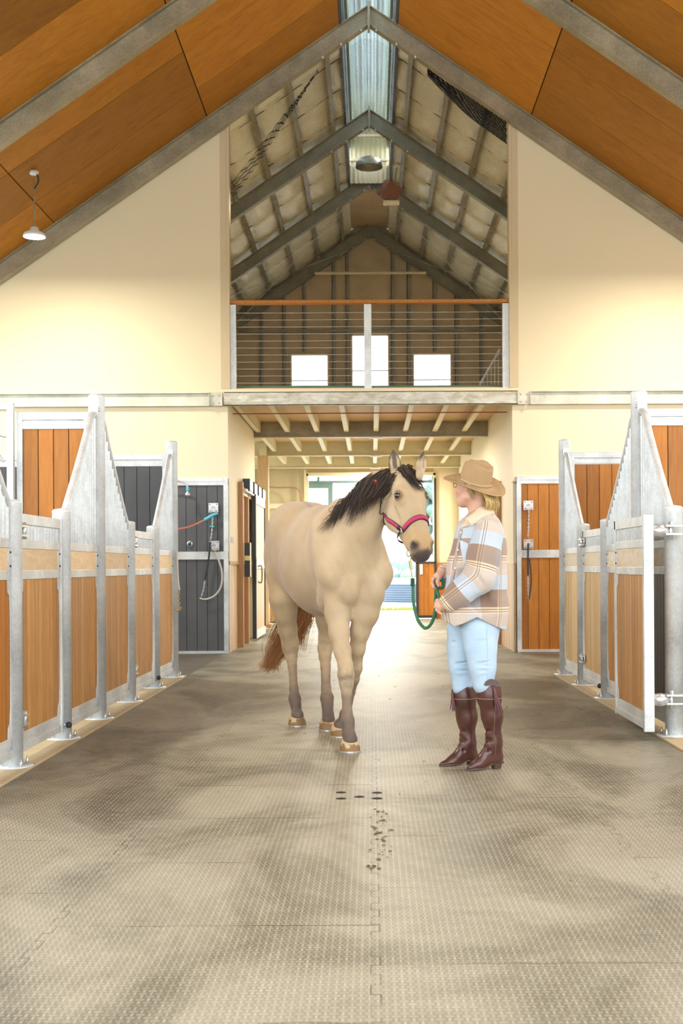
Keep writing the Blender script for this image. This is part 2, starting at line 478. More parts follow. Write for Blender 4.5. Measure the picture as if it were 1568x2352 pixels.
for s in (-1, 1):
    structure('ceiling', blanket(s), M['foil'])
    rm = MB()   # outer roof sheet
    rm.prism([(s*.37, zc(.37, ZT+.24)), (s*6.5, zc(6.5, ZT+.24)), (s*6.5, zc(6.5, ZT+.27)), (s*.37, zc(.37, ZT+.27))], 'y', YW, YE+.2)
    structure('ceiling', rm, M['galv'])
# straps on the blanket, laid up the slope at every blanket joint
straps = MB()
for s in (-1, 1):
    y = YW+.1
    while y < YE:
        straps.prism([(s*.42, zc(.42)+.135), (s*3.4, zc(3.4)+.135), (s*3.4, zc(3.4)+.145), (s*.42, zc(.42)+.145)], 'y', y-.012, y+.012); y += 1.15
structure('trim_5', straps, simple('strap_brown', (.16, .11, .06), .6))

# ridge vent: dark cheeks, ribbed metal cap, white end sheet
vm = MB()
for s in (-1, 1):
    vm.box((s*.37, 3, zc(.37)-.02), (s*.41, 24.2, 8.80)).box((s*.37, 3, 9.12), (s*.41, 24.2, 9.30))
    for yy in np.arange(3, 24.2, .9): vm.box((s*.37, yy, 8.8), (s*.40, yy+.03, 9.12))
structure('ceiling', vm, simple('vent_cheek', (.05, .055, .05), .5))
t = NT('polished_cap'); t.set(Base_Color=(.70, .78, .80), Metallic=.85, Roughness=.28); M['cap'] = t.m
cp = MB(); N = 120; vs = []
for j, y in enumerate((3, 24.1)):
    for i in range(N+1):
        x = -.38 + .76*i/N
        vs.append((x, y, 9.25 + .22*math.cos(x/.38*PI/2) + .045*math.cos(x/.19*2*PI)))
cp.add(vs, [(i, N+1+i, N+2+i, i+1) for i in range(N)], .5, True)
structure('ceiling', cp, M['cap'])
structure('wall_back', MB().prism([(-.42, zc(.42, ZT+.25)), (0, zc(0, ZT+.3)), (.42, zc(.42, ZT+.25))], 'y', 24.2, YE+.2).box((-.42, 24.1, 8.6), (.42, 24.2, 9.5)), M['wrap_dark'])
es = MB(); vs = []
for z in (8.45, 9.5):
    for i in range(N+1):
        x = -.38 + .76*i/N; vs.append((x, 24.02 + .014*math.sin(x/.085*2*PI), z))
es.add(vs, [(i, i+1, N+2+i, N+1+i) for i in range(N)], .5, True)
structure('wall_back', es, M['galv_cream'])
structure('trim_6', MB().box((-.38, 23.95, 8.86), (.38, 24.0, 8.90)).box((-.38, 21.9, 8.62), (.38, 21.95, 8.66)), M['galv_cream'])

# rafters: I sections in pairs meeting at the ridge
def rafter_pair(y, half, label, matl):
    o = thing('portal_rafter', label, 'roof beam', (0, y, 0), 'portal rafters of the roof')
    for s in (-1, 1):
        m = MB()
        def sl(z0, z1, y0, y1):
            m.prism([(0, z0), (s*half, z0-SL*half), (s*half, z1-SL*half), (0, z1)], 'y', y+y0, y+y1)
        sl(ZB+.015, ZT-.015, -.006, .006); sl(ZB, ZB+.016, -.07, .07); sl(ZT-.018, ZT-.002, -.07, .07)
        m.build('rafter', matl, o)
    MB().box((-.016, y-.085, ZB-.06), (.016, y+.085, ZT+.03)).build('ridge_plate', matl, o)
    for s in (-1, 1):
        for xx in (.10, .37, .62):
            MB().lathe([(0, 0), (.016, 0), (.016, .03), (0, .03)], (s*xx, y-.05, zc(xx, ZB)-.022), 8).build('bolt', M['chrome'], o)
    return o
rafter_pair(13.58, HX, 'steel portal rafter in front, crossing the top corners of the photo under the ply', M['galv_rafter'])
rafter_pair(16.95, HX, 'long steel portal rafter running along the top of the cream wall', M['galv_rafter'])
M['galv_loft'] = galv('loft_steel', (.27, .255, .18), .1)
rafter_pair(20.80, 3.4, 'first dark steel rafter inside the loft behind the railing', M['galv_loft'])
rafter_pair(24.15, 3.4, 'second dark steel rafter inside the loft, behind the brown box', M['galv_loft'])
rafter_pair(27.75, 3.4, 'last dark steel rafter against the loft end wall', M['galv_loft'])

# loft purlins
bays = [(17.1, 20.75, 'front bay'), (20.85, 24.1, 'middle bay'), (24.2, 27.7, 'rear bay')]
ords = ['first', 'second', 'third', 'fourth', 'fifth', 'sixth']
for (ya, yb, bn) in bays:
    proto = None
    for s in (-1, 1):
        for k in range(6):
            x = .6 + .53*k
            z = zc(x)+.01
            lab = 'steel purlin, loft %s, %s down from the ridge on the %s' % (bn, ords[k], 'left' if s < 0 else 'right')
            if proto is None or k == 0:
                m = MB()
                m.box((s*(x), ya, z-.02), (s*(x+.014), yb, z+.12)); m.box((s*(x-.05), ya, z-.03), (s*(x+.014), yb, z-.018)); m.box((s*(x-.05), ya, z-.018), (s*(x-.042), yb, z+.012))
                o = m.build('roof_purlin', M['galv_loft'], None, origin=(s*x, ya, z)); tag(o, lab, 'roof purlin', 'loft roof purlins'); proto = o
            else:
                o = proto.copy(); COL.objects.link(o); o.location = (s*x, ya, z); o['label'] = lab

# loft end wall studs and girts
studs = [-3.0, -2.4, -1.9, -1.45, -.8, -.5, .5, .85, 1.42, 1.9, 2.45, 3.0]
pr = None
for i, x in enumerate(studs):
    z0 = 3.6
    for q in ((-1.774, -.92, 5.9), (-.43, .42, 6.33), (.93, 1.80, 5.9)):
        if q[0]-.03 < x < q[1]+.03: z0 = q[2]
    m = MB().box((x-.04, YE-.09, z0), (x-.025, YE, zc(x, ZB+.2))).box((x-.04, YE-.09, z0), (x+.035, YE-.078, zc(x, ZB+.2)))
    o = m.build('wall_stud', M['galv_loft'], None, origin=(x, YE, 3.6))
    tag(o, 'upright steel stud on the loft end wall, %s' % ['far left edge', 'second from the left edge', 'left of the left window', 'behind the middle of the left window top', 'just right of the left window', 'touching the centre window on its left', 'touching the centre window on its right', 'just left of the right window', 'above the right window', 'just right of the right window', 'second from the right edge', 'far right edge'][i], 'wall stud', 'studs of the loft end wall')
tag(MB().box((-2.9, YE-.14, 6.33), (2.9, YE-.09, 6.38)).build('wall_girt', M['galv_loft']), 'long horizontal steel girt just above the three loft windows', 'girt')
tag(MB().tube([(-1.2, 27.4, 7.53), (1.22, 27.4, 7.53)], .03).build('collar_tie', M['galv_cream']), 'pale horizontal tube tying the last loft rafters together', 'tie tube')

# bracing rods
br = thing('brace_rods', 'thin crossed steel brace rods in front of the loft end bay', 'brace rods', (0, 24.3, 7))
MB().tube([(-.5, 24.3, zc(.5, ZB)-.02), (-3.2, 27.6, zc(3.2, ZB)-.02)], .008, 6).build('rod', M['chrome'], br)
MB().tube([(.5, 24.3, zc(.5, ZB)-.02), (3.2, 27.6, zc(3.2, ZB)-.02)], .008, 6).build('rod', M['chrome'], br)
MB().tube([(-3.2, 24.3, zc(3.2, ZB)-.02), (-.5, 27.6, zc(.5, ZB)-.02)], .008, 6).build('rod', M['chrome'], br)
MB().tube([(3.2, 24.3, zc(3.2, ZB)-.02), (.5, 27.6, zc(.5, ZB)-.02)], .008, 6).build('rod', M['chrome'], br)

# brown speaker box and the dish at the ridge
o = thing('speaker_box', 'tilted brown box hanging below the ridge inside the loft', 'box', P(900, 440, 22.2))
c = Vector(P(900, 440, 22.2)); R = Matrix.Rotation(.5, 3, 'Y') @ Matrix.Rotation(.5, 3, 'Z')
bxm = MB(); pts = [c + R @ Vector((x, y, z)) for z in (-.15, .15) for x, y in ((-.15, -.1), (.15, -.1), (.15, .12), (-.15, .12))]
bxm.hexa(pts).build('cabinet', simple('brown_box', (.27, .10, .05), .6), o, bevel=.01)
MB().tube([c + Vector((.08, 0, .13)), c + Vector((.12, 0, .42))], .015).build('bracket', M['galv_loft'], o)
MB().box(c + Vector((-.12, -.12, -.22)), c + Vector((.16, .1, -.19))).build('shelf', M['galv_cream'], o)
dish = MB(); dish.lathe([(0, 0), (.10, -.01), (.2, -.06), (.24, -.14), (.25, -.2)], P(852, 372, 23.2) + np.array([0, 0, .1]), 32)
tag(dish.build('vent_dish', M['galv_loft']), 'round grey metal dish at the loft ridge above the brown box', 'vent')

t = NT('dented_beam'); v = t.coord(scale=(1, 3, 3)); n = t.noise(v, 3.5, 6, .6, 1.5)
t.set(Base_Color=t.mix(t.ramp(n, [(.35, 0), (.6, 1)]), (.50, .47, .34), (.74, .73, .66)), Roughness=.4, Metallic=.1); t.bump(n, .8, .05); M['beam_mid'] = t.m
# ---- beam across the wall above the passage, in three lengths
def channel(x0, x1, name, label, deep):
    o = thing(name, label, 'steel beam', ((x0+x1)/2, YW-.05, 3.42), 'lengths of the cross beam')
    m = MB().box((x0, YW-.012, 3.335), (x1, YW-.004, 3.515)).box((x0, YW-.10 if deep else YW-.07, 3.335), (x1, YW-.004, 3.345))
    m.box((x0, YW-.10 if deep else YW-.07, 3.505), (x1, YW-.004, 3.515))
    if deep: m.box((x0, YW-.10, 3.335), (x1, YW-.094, 3.515))
    else: m.box((x0, YW-.05, 3.335), (x1, YW-.044, 3.46))
    m.build('channel', M['beam_mid'] if deep else M['galv_beam'], o)
    return o
a = channel(-HX, -2.16, 'cross_beam', 'left length of the galvanised channel beam under the cream upper wall', False)
b = channel(-1.97, 1.98, 'cross_beam', 'middle length of the galvanised beam below the loft railing', True)
c_ = channel(2.15, HX, 'cross_beam', 'right length of the galvanised channel beam under the cream upper wall', False)
for o, xx in ((a, -2.08), (c_, 2.06)):
    MB().box((xx-.09, YW-.08, 3.335), (xx+.09, YW-.07, 3.515)).box((xx-.09, YW-.12, 3.335), (xx-.082, YW-.07, 3.515)).box((xx+.082, YW-.12, 3.335), (xx+.09, YW-.07, 3.515)).build('splice_plate', M['galv_beam'], o)
    for dx in (-.04, .04):
        for z in (3.37, 3.47): MB().lathe([(0, 0), (.012, 0), (.012, -.012), (0, -.012)], (xx+dx, YW-.08, z), 8, axis='y').build('bolt', M['chrome'], o)

# floor beams under the loft, seen from below
for i, (y, xa, xb, lab) in enumerate(((20.9, -2.0, 2.0, 'nearest deep steel floor beam crossing the passage ceiling'),
                         (24.4, -4.5, 1.97, 'second steel floor beam crossing the passage ceiling, above the timber post'),
                         (27.4, -4.5, 1.97, 'last floor beam above the far doorway'))):
    o = thing('floor_beam', lab, 'steel beam', (0, y, 3.31), 'floor beams over the passage')
    m = MB().box((xa, y-.006, 3.31), (xb, y+.006, 3.56)).box((xa, y-.06, 3.30), (xb, y+.06, 3.315)).box((xa, y-.06, 3.545), (xb, y+.06, 3.56))
    m.build('web_and_flanges', M['galv_rafter'] if i == 0 else M['galv_cream'], o)
joist = None
jb = [(17.12, 20.85, 'front bay'), (20.95, 24.35, 'middle bay'), (24.45, 27.35, 'rear bay')]
for bi, (ya, yb, bn) in enumerate(jb):
    joist = None; k = 0
    for k in range(9):
        x = -1.85 + .485*k
        lab = 'pale loft floor joist in the %s of the passage ceiling, %s' % (bn, ['leftmost', 'second from left', 'third from left', 'fourth from left', 'middle one', 'fourth from right', 'third from right', 'second from right', 'rightmost'][k])
        if joist is None:
            m = MB().box((x-.045, ya, 3.385), (x+.035, yb, 3.395)).box((x+.027, ya, 3.385), (x+.035, yb, 3.56)).box((x-.045, ya, 3.395), (x-.04, yb, 3.41))
            joist = m.build('floor_joist', M['galv_cream'], None, origin=(x, ya, 3.385)); tag(joist, lab, 'joist', 'loft floor joists')
            j0 = x
        else:
            o = joist.copy(); COL.objects.link(o); o.location = (x, ya, 3.385); o['label'] = lab
tag(MB().tube([(-1.92, 17.6, 3.30), (1.9, 17.6, 3.305)], .008, 8).build('conduit', M['red']), 'thin red-brown pipe running across below the passage joists', 'pipe')
br = thing('batten_lamp', 'tiny white fitting under the nearest passage floor beam', 'lamp', (.09, 20.8, 3.3))
ld = bpy.data.lights.new('batten_light', 'AREA'); ld.shape = 'RECTANGLE'; ld.size = .2; ld.size_y = .06; ld.energy = 70; ld.color = (1, .93, .78)
lo = bpy.data.objects.new('light', ld); COL.objects.link(lo); lo.parent = br; lo.location = (0, 0, -.035)
MB().hexa([(-.02, 20.76, 3.27), (.2, 20.76, 3.27), (.2, 20.84, 3.27), (-.02, 20.84, 3.27), (.03, 20.76, 3.30), (.15, 20.76, 3.30), (.15, 20.84, 3.30), (.03, 20.84, 3.30)]).build('body', M['white'], br)

for y_ in (24.3, 27.3): dup(br, (.09, y_, 3.3), 'added fill lamp under the %s passage floor beam, hidden from view' % ('second' if y_ < 25 else 'last'))  # copies added out of sight to brighten the passage
# ---- loft railing
rail = thing('loft_railing', 'cable railing with orange timber handrail across the loft opening', 'railing', (0, YW+.08, 3.57))
MB().box((-1.93, YW+.02, 4.725), (1.91, YW+.13, 4.775)).build('handrail', M['wood_orange'], rail, bevel=.008)
for x in (-1.87, -.035, 1.84):
    MB().box((x-.05, YW+.04, 3.57), (x+.05, YW+.11, 4.72)).build('post', M['galv'], rail, bevel=.004)
for k in range(11):
    z = 3.66 + k*.095
    MB().tube([(-1.9, YW+.075, z), (-.95, YW+.075, z-.003), (0, YW+.075, z), (.95, YW+.075, z-.003), (1.88, YW+.075, z)], .0028, 6).build('cable', M['chrome'], rail)
nt = NT('bird_netting'); v = nt.coord()
def net_alpha(nt, v, cell, th, ax=(0, 2)):
    s = nt.node('SeparateXYZ'); nt.lk(v, s.inputs[0]); a, b = s.outputs[ax[0]], s.outputs[ax[1]]
    u = nt.math('ADD', a, b); w = nt.math('SUBTRACT', a, b)
    r = []
    for q in (u, w):
        f = nt.math('ABSOLUTE', nt.math('SUBTRACT', nt.math('FRACT', nt.math('ADD', nt.math('DIVIDE', q, cell), 500)), .5))
        r.append(nt.math('LESS_THAN', f, th))
    return nt.math('MAXIMUM', r[0], r[1])
nt.set(Base_Color=(.03, .03, .028), Roughness=.7, Alpha=net_alpha(nt, v, .034, .04)); M['net'] = nt.m
net = MB(); xs = np.linspace(-1.9, 1.88, 20)
vs = [(x, YW+.2+.01*math.sin(z*3+x), z) for z in (3.6, zc(x, ZB)) for x in xs] if False else []
for k, f in enumerate((0, .33, .66, 1)):
    for x in xs: vs.append((x, YW+.19+.02*math.sin(k*2.0+x*2), 3.6+f*(zc(x, ZB)+.02-3.6)))
net.add(vs, [(k*20+i, k*20+i+1, (k+1)*20+i+1, (k+1)*20+i) for k in range(3) for i in range(19)], .5, True)
no = net.build('bird_net', M['net']); tag(no, 'fine black bird netting stretched across the loft opening', 'netting', kind='stuff')
# bundled netting hanging along the rafter
nt = NT('bunched_netting'); nt.set(Base_Color=(.012, .012, .012), Roughness=.9, Alpha=net_alpha(nt, nt.coord(), .02, .33)); M['net2'] = nt.m
nt = NT('loose_netting'); nt.set(Base_Color=(.03, .03, .028), Roughness=.9, Alpha=net_alpha(nt, nt.coord(), .03, .09)); M['net3'] = nt.m
for s, pts, mt in ((1, ((.80, .0), (1.05, .09), (1.45, .21), (1.88, .22)), M['net2']), (-1, ((-.70, 0), (-1.05, .30), (-1.45, .62), (-1.9, .95)), M['net3'])):
    m = MB(); rows = []
    pp = smooth_path([(x, 0, d) for x, d in pts], 8); n = len(pp)
    for j in range(11):
        for p in pp:
            t_ = j/10 if s > 0 else .72+.28*j/10
            rows.append((p[0], YW+.24+.06*math.sin(j*1.9+p[0]*3), zc(p[0], ZB)+(.10 if s > 0 else .02) - (p[2]+(.08 if s > 0 else 0))*t_))
    m.add(rows, [(j*n+i, j*n+i+1, (j+1)*n+i+1, (j+1)*n+i) for j in range(10) for i in range(n-1)], .5, True)
    tag(m.build('net_bundle', mt), 'dark bunched netting sagging below the rafter at the upper right of the loft opening' if s > 0 else 'loose slanting fold of netting at the upper left of the loft opening', 'netting')
tag(MB().tube([(-1.85, YW+.22, 3.615), (-.9, YW+.24, 3.625), (0, YW+.22, 3.615), (1.0, YW+.25, 3.62), (1.85, YW+.22, 3.615)], .022, 10).build('net_edge', simple('green_net_edge', (.12, .25, .17), .8)), 'green rolled net edge along the loft floor behind the railing', 'netting roll')
# stair rail in the loft
sr = thing('stair_rail', 'small sloping white stair rail with balusters at the right of the loft', 'railing', (1.7, 18.6, 3.6))
MB().tube([(1.58, 18.5, 3.78), (1.90, 18.5, 4.34)], .018).build('handrail', M['galv'], sr)
for k in range(6):
    x = 1.60+.055*k
    MB().tube([(x, 18.5, 3.6), (x, 18.5, 3.80+(x-1.58)*1.75)], .006, 6).build('baluster', M['galv'], sr)

# ---- timber post and dividing bits at the left beyond the passage
tp = thing('timber_post', 'thick pale timber post standing behind the horse, left of the passage', 'post', (-2.08, 24.3, 0))
MB().box((-2.18, 24.2, .06), (-1.97, 24.4, 3.30)).build('shaft', M['wood_pale'], tp, bevel=.006)
MB().box((-2.24, 24.12, 0), (-1.93, 24.46, .06)).build('base_plate', M['wood_brown'], tp)
MB().box((-2.14, 24.19, 3.30), (-2.0, 24.41, 3.55)).build('cap_bracket', M['galv_cream'], tp)
girts = thing('wall_framing', 'pale steel girts and studs on the end wall left of the far doorway', 'wall framing', (-2.8, YE, 0))
for z in (.5, 1.5, 2.45):
    MB().box((-4.5, YE-.08, z), (-1.45, YE-.005, z+.11)).build('girt', M['galv_cream'], girts)
for x in (-3.6, -2.62, -2.5, -1.48):
    MB().box((x, YE-.11, 0), (x+.05, YE-.08, 3.3)).build('stud', M['galv_cream'], girts)
cb = MB().tube(smooth_path([(-2.7, YE-.14, 3.1), (-2.2, YE-.14, 2.92), (-1.6, YE-.14, 2.86), (-1.46, YE-.14, 2.3)]), .012, 6)
tag(cb.build('wall_cable', M['wood_brown']), 'thin brown cable draped over the end wall beside the doorway', 'cable')

# far doorway frame, sliding sash outside, sliding orange door
structure('door_1', MB().box((-1.44, YE-.06, 0), (-1.39, YE+.14, 3.22)).box((1.37, YE-.06, 0), (1.42, YE+.14, 3.22)).box((-1.44, YE-.06, 3.17), (1.42, YE+.14, 3.24)), M['galv_cream'])
t1 = thing('door_track', 'dark sliding-door rail outside the top of the far doorway', 'door rail', (0, 28.35, 3.15))
MB().box((-2.4, 28.3, 3.03), (2.4, 28.36, 3.09)).build('rail', simple('teal_steel', (.10, .17, .17), .5), t1)
M['teal'] = bpy.data.materials['teal_steel']
for x in (-1.2, .9, 1.35): MB().box((x, 28.04, 3.06), (x+.05, 28.38, 3.16)).build('hanger', M['teal'], t1)
g1 = thing('sash_frame', 'dark steel square frame hanging open at the top left of the far doorway', 'frame', (-1.1, 28.5, 2.0))
MB().box((-1.5, 28.31, 2.92), (-.86, 28.37, 3.03)).build('top_bar', M['teal'], g1)
MB().box((-.97, 28.31, .02), (-.86, 28.37, 2.92)).build('stile', M['teal'], g1)
MB().box((-1.5, 28.31, .02), (-.97, 28.37, .12)).build('bottom_bar', M['teal'], g1)
dr = thing('sliding_door', 'orange boarded sliding door with dark frame at the right of the far doorway', 'door', (1.2, 27.7, 0))
MB().box((.97, 27.72, .02), (1.03, 27.78, 1.25)).box((1.38, 27.72, .02), (1.43, 27.78, 3.1)).box((1.03, 27.72, .02), (1.4, 27.78, .08)).box((.97, 27.72, 1.22), (1.4, 27.78, 1.26)).build('frame', M['black'], dr)
boards(MB(), 1.03, 1.38, 27.74, .08, 1.22, .115).box((1.03, 27.762, .08), (1.38, 27.77, 1.22), .1).build('boards', M['wood_orange'], dr)
MB().box((1.06, 27.69, .98), (1.12, 27.72, 1.2)).build('latch', M['white'], dr)
# ---------------------------------------------------------------- stall fronts
def xf(pts, XP, sg):   # unused side mirror helper
    return [(XP + sg*p[0], p[1], p[2]) for p in pts]

M['groove'] = simple('board_groove', (.10, .045, .015), .8)
M['wood_honey'] = wood('honey_stall_timber', (.72, .50, .22), (.56, .34, .12))
M['kick_white'] = wood('pale_kick_timber', (.84, .78, .64), (.70, .56, .36), (8, 2, 8))
R_ = .0625
def make_post(x, y, tall, label):
    h = 2.49 if tall else 1.56
    o = thing('stall_post', label, 'post', (x, y, 0), 'tall round stall posts' if tall else 'short round stall posts')
    MB().lathe([(0, .01), (R_, .01), (R_, h-.012), (R_+.001, h-.008), (R_-.004, h), (R_-.012, h+.006), (0, h+.014)], (x, y, 0), 32).build('tube', M['galv'], o)
    MB().lathe([(0, .005), (.12, .005), (.12, .017), (0, .017)], (x, y, 0), 28).build('base_plate', M['galv'], o)
    for a in (.8, 2.4, 3.9, 5.5):
        MB().lathe([(0, 0), (.010, 0), (.010, .025), (.005, .03), (.005, .045), (0, .045)], (x+.098*math.cos(a), y+.098*math.sin(a), .017), 8).build('bolt', M['chrome'], o)
    return o

XL = -2.105; XR = 2.05
low0 = make_post(XL, 7.38, False, 'short galvanised stall post at the left edge of the photo, nearest of all')
tall0 = make_post(XL, 9.70, True, 'tall galvanised stall post on the left, nearer one with its foot in front')
for x, y, t_, lab in ((XL, 8.58, False, 'short galvanised stall post second along the left row, black knob at its foot'),
                 (XL, 10.92, False, 'short galvanised stall post just behind the nearer tall left post'),
                 (XL, 12.17, False, 'farthest short galvanised stall post of the left row'),
                 (XR, 8.57, False, 'thick short galvanised stall post at the right edge of the photo'),
                 (XR, 10.98, False, 'short galvanised stall post behind the open gate, right row'),
                 (XR, 12.22, False, 'farthest short galvanised stall post of the right row'),
                 (XL, 13.33, True, 'tall galvanised stall post ending the left row'),
                 (XR, 9.66, True, 'tall galvanised stall post on the right behind the open gate'),
                 (XR, 13.38, True, 'tall galvanised stall post ending the right row, beside the orange wall')):
    o = dup(tall0 if t_ else low0, (x, y, 0), lab)

def corrugated(x, y0, y1, zlo, ztop, amp=.019, pitch=.076):
    """vertical ribbed sheet in the plane x; ztop is a function of y, cut off square rib by rib"""
    m = MB(); n = max(8, int((y1-y0)/pitch*10)); vs = []
    for i in range(n+1):
        y = y0 + (y1-y0)*i/n
        rib = math.floor((y-y0)/pitch)*pitch + y0 + pitch/2
        zt = ztop(min(rib, y1))
        xx = x + amp*math.sin(2*PI*(y-y0)/pitch)
        vs += [(xx, y, zlo), (xx, y, zt), (xx+.002, y, zlo), (xx+.002, y, zt)]
    fs = []
    for i in range(n):
        a = 4*i; b = a+4
        fs += [(a, b, b+1, a+1), (a+2, a+3, b+3, b+2), (a+1, b+1, b+3, a+3)]
    m.add(vs, fs, .5, False); return m

def infill(o, x, y0, y1, sg, wmat, full=True):
    """frame, boards and kick board shared by gates and fixed panels; sg = +1 when the aisle lies towards +x"""
    f = x + sg*.02; bk = x - sg*.02
    m = MB(); m.box((bk, y0, .07), (f, y1, .115)).box((bk, y0, .135), (x+sg*.012, y1, .185)).box((x-sg*.01, y0, .115), (x+sg*.008, y1, .135))
    m.build('bottom_rail', M['galv'], o, bevel=.002)
    MB().box((bk, y0, 1.10), (f, y1, 1.155)).build('middle_rail', M['galv'], o, bevel=.003)
    MB().box((bk, y0, 1.285), (f, y1, 1.34)).build('upper_rail', M['galv'], o, bevel=.003)
    b = MB(); n = max(2, int(round((y1-y0)/.092))); w = (y1-y0)/n
    for i in range(n):
        b.box((x-.012, y0+i*w+.004, .185), (x+.012, y0+(i+1)*w-.004, 1.10), random.random())
    b.build('boards', wmat, o)
    MB().box((x-.004, y0, .185), (x+.004, y1, 1.10)).build('backing', M['groove'], o)
    MB().box((x-.014, y0, 1.155), (x+.014, y1, 1.285), random.random()).build('kick_board', M['wood_kick'] if sg > 0 else M['kick_white'], o)
    for yy, d in ((y0, 1), (y1, -1)):
        g = MB()
        for z0, z1 in ((1.10, .90), (.185, .36)):
            zz = [(0, z0), (.075, z0), (.07, z0+(z1-z0)*.35), (.035, z0+(z1-z0)*.5), (.02, z1), (0, z1)]
            g.prism([(yy+d*a, z) for a, z in zz], 'x', x+sg*.013, x+sg*.018)
        g.prism([(yy, .36), (yy+d*.02, .36), (yy+d*.02, .90), (yy, .90)], 'x', x+sg*.013, x+sg*.018)
        g.box((x+sg*.014, yy, 1.156), (x+sg*.0205, yy+d*.06, 1.284))
        g.build('gusset', M['galv'], o)
        for z in (1.18, 1.26): MB().lathe([(0, 0), (.008, 0), (.006, sg*.006), (0, sg*.007)], (x+sg*.02, yy+d*.03, z), 8, axis='x').build('bolt', M['black'], o)

def pipe_panel(x, ylow, yhigh, sg, label, wmat='wood_front'):
    """fixed panel; the curved pipe climbs from the short post at ylow to the tall post at yhigh"""
    o = thing('stall_screen', label, 'stall panel', (x, (ylow+yhigh)/2, 0), 'fixed ribbed stall panels')
    d = 1 if yhigh > ylow else -1
    a, b = ylow + d*.0625, yhigh - d*.0625
    infill(o, x, min(a, b), max(a, b), sg, M[wmat])
    L = abs(b-a)
    ctrl = [(x, ylow, 1.42), (x, ylow + d*.06, 1.52), (x, ylow + d*.22*L, 1.66), (x, ylow + d*.5*L, 1.90), (x, ylow + d*.78*L, 2.16), (x, ylow+d*(.92*L), 2.30), (x, b-d*.015, 2.335), (x, b+d*.02, 2.335)]
    pp = smooth_path(ctrl, 8)
    MB().tube(pp, .027, 14).build('sloped_pipe', M['galv'], o)
    ya = np.array([p[1] for p in pp]); za = np.array([p[2] for p in pp])
    if d < 0: ya, za = ya[::-1], za[::-1]
    f = lambda y: float(np.interp(y, ya, za)) - .03
    corrugated(x, min(a, b), max(a, b), 1.33, f).build('ribbed_sheet', M['sheet'], o)
    MB().box((x-.03, b, 1.34), (x+.03, b-d*.03, 2.40)).build('edge_angle', M['galv'], o)
    MB().lathe([(0, 0), (.012, 0), (.012, sg*.01), (0, sg*.01)], (x+sg*.03, b-d*.015, 2.37), 8, axis='x').build('bolt', M['chrome'], o)
    return o

def hinge(o, x, yp, d, z, sg):
    h = MB()
    for dz in (-.035, .02):
        h.box((x+sg*.01, yp, z+dz), (x+sg*.055, yp+d*.15, z+dz+.012))
    h.lathe([(0, -.05), (.014, -.05), (.014, .05), (0, .05)], (x+sg*.04, yp+d*.10, z), 10)
    h.lathe([(0, 0), (.045, 0), (.045, sg*.008), (0, sg*.008)], (x+sg*.02, yp+d*.13, z), 20, axis='x')
    h.build('hinge', M['chrome'], o)

def gate(x, y0, y1, sg, label, hinge_at, wmat='wood_front', rake=None):
    o = thing('stall_gate', label, 'gate', (x, (y0+y1)/2, 0), 'stall gates')
    a, b = y0, y1
    infill(o, x, a+.04, b-.04, sg, M[wmat])
    for yy in (a, b-.045):
        wd = .034 if (hinge_at == 'none' and yy == a) else .022
        MB().box((x-wd, yy, .06), (x+max(.028, wd), yy+.045, 1.50)).build('stile', M['galv'], o, bevel=.004)
    z0, z1 = 1.43, 1.495
    MB().box((x-.02, a, z0), (x+.022*sg, b, z1)).build('top_rail', M['galv'], o, bevel=.004)
    corrugated(x, a+.045, b-.045, 1.33, lambda y: 1.44, .015).build('ribbed_sheet', M['sheet'], o)
    yp, d = (a, 1) if hinge_at == 'near' else (b, -1)
    for z in (1.39, .27): hinge(o, x, yp-d*.04, d, z, sg)
    ky = b if hinge_at == 'near' else a
    MB().ball((x+sg*.06, ky, .11), .022).build('knob', M['rubber'], o)
    MB().tube([(x+sg*.03, ky, .11), (x+sg*.06, ky, .11)], .007).build('knob_stem', M['galv'], o)
    MB().box((x+sg*.021, (a+b)/2-.03, 1.115), (x+sg*.024, (a+b)/2+.03, 1.145)).build('plate', M['chrome'], o)
    return o

pipe_panel(XL, 7.38, 6.2, 1, 'ribbed stall panel cut by the left edge of the photo', 'wood_orange')
gate(XL, 7.45, 8.51, 1, 'closed stall gate on the left between the two nearest short posts', 'near')
pipe_panel(XL, 8.58, 9.70, 1, 'left ribbed stall panel rising toward the nearer tall post from its front')
pipe_panel(XL, 10.92, 9.70, 1, 'left ribbed stall panel sloping down behind the nearer tall post')
gate(XL, 10.99, 12.10, 1, 'closed stall gate farther along the left row', 'near')
pipe_panel(XL, 12.17, 13.33, 1, 'last ribbed stall panel of the left row, next to the grey boards')
pipe_panel(XR, 8.57, 9.66, -1, 'right ribbed stall panel with dark boards beside the thick post', 'boards_dark')
pipe_panel(XR, 10.98, 9.66, -1, 'right ribbed stall panel partly hidden by the open gate')
gate(XR, 11.05, 12.15, -1, 'closed stall gate farther along the right row, pale boards', 'far', 'wood_honey')
pipe_panel(XR, 12.22, 13.38, -1, 'last ribbed stall panel of the right row', 'wood_honey')
og = gate(1.835, 8.36, 9.44, -1, 'open stall gate folded back on the right in front of the tall post', 'none')
for ch in list(og.children):
    if ch.name.startswith(('hinge', 'knob')): bpy.data.objects.remove(ch)
for z in (1.395, .27):
    h = MB(); h.lathe([(0, 0), (.04, 0), (.045, .05), (.03, .10), (0, .11)], (1.87, 8.40, z), 20, axis='x')
    for dz in (-.03, .025): h.box((1.95, 8.36, z+dz), (2.10, 8.45, z+dz+.012))
    h.lathe([(0, -.06), (.014, -.06), (.014, .06), (0, .06)], (1.99, 8.40, z), 10)
    h.build('hinge', M['chrome'], og)

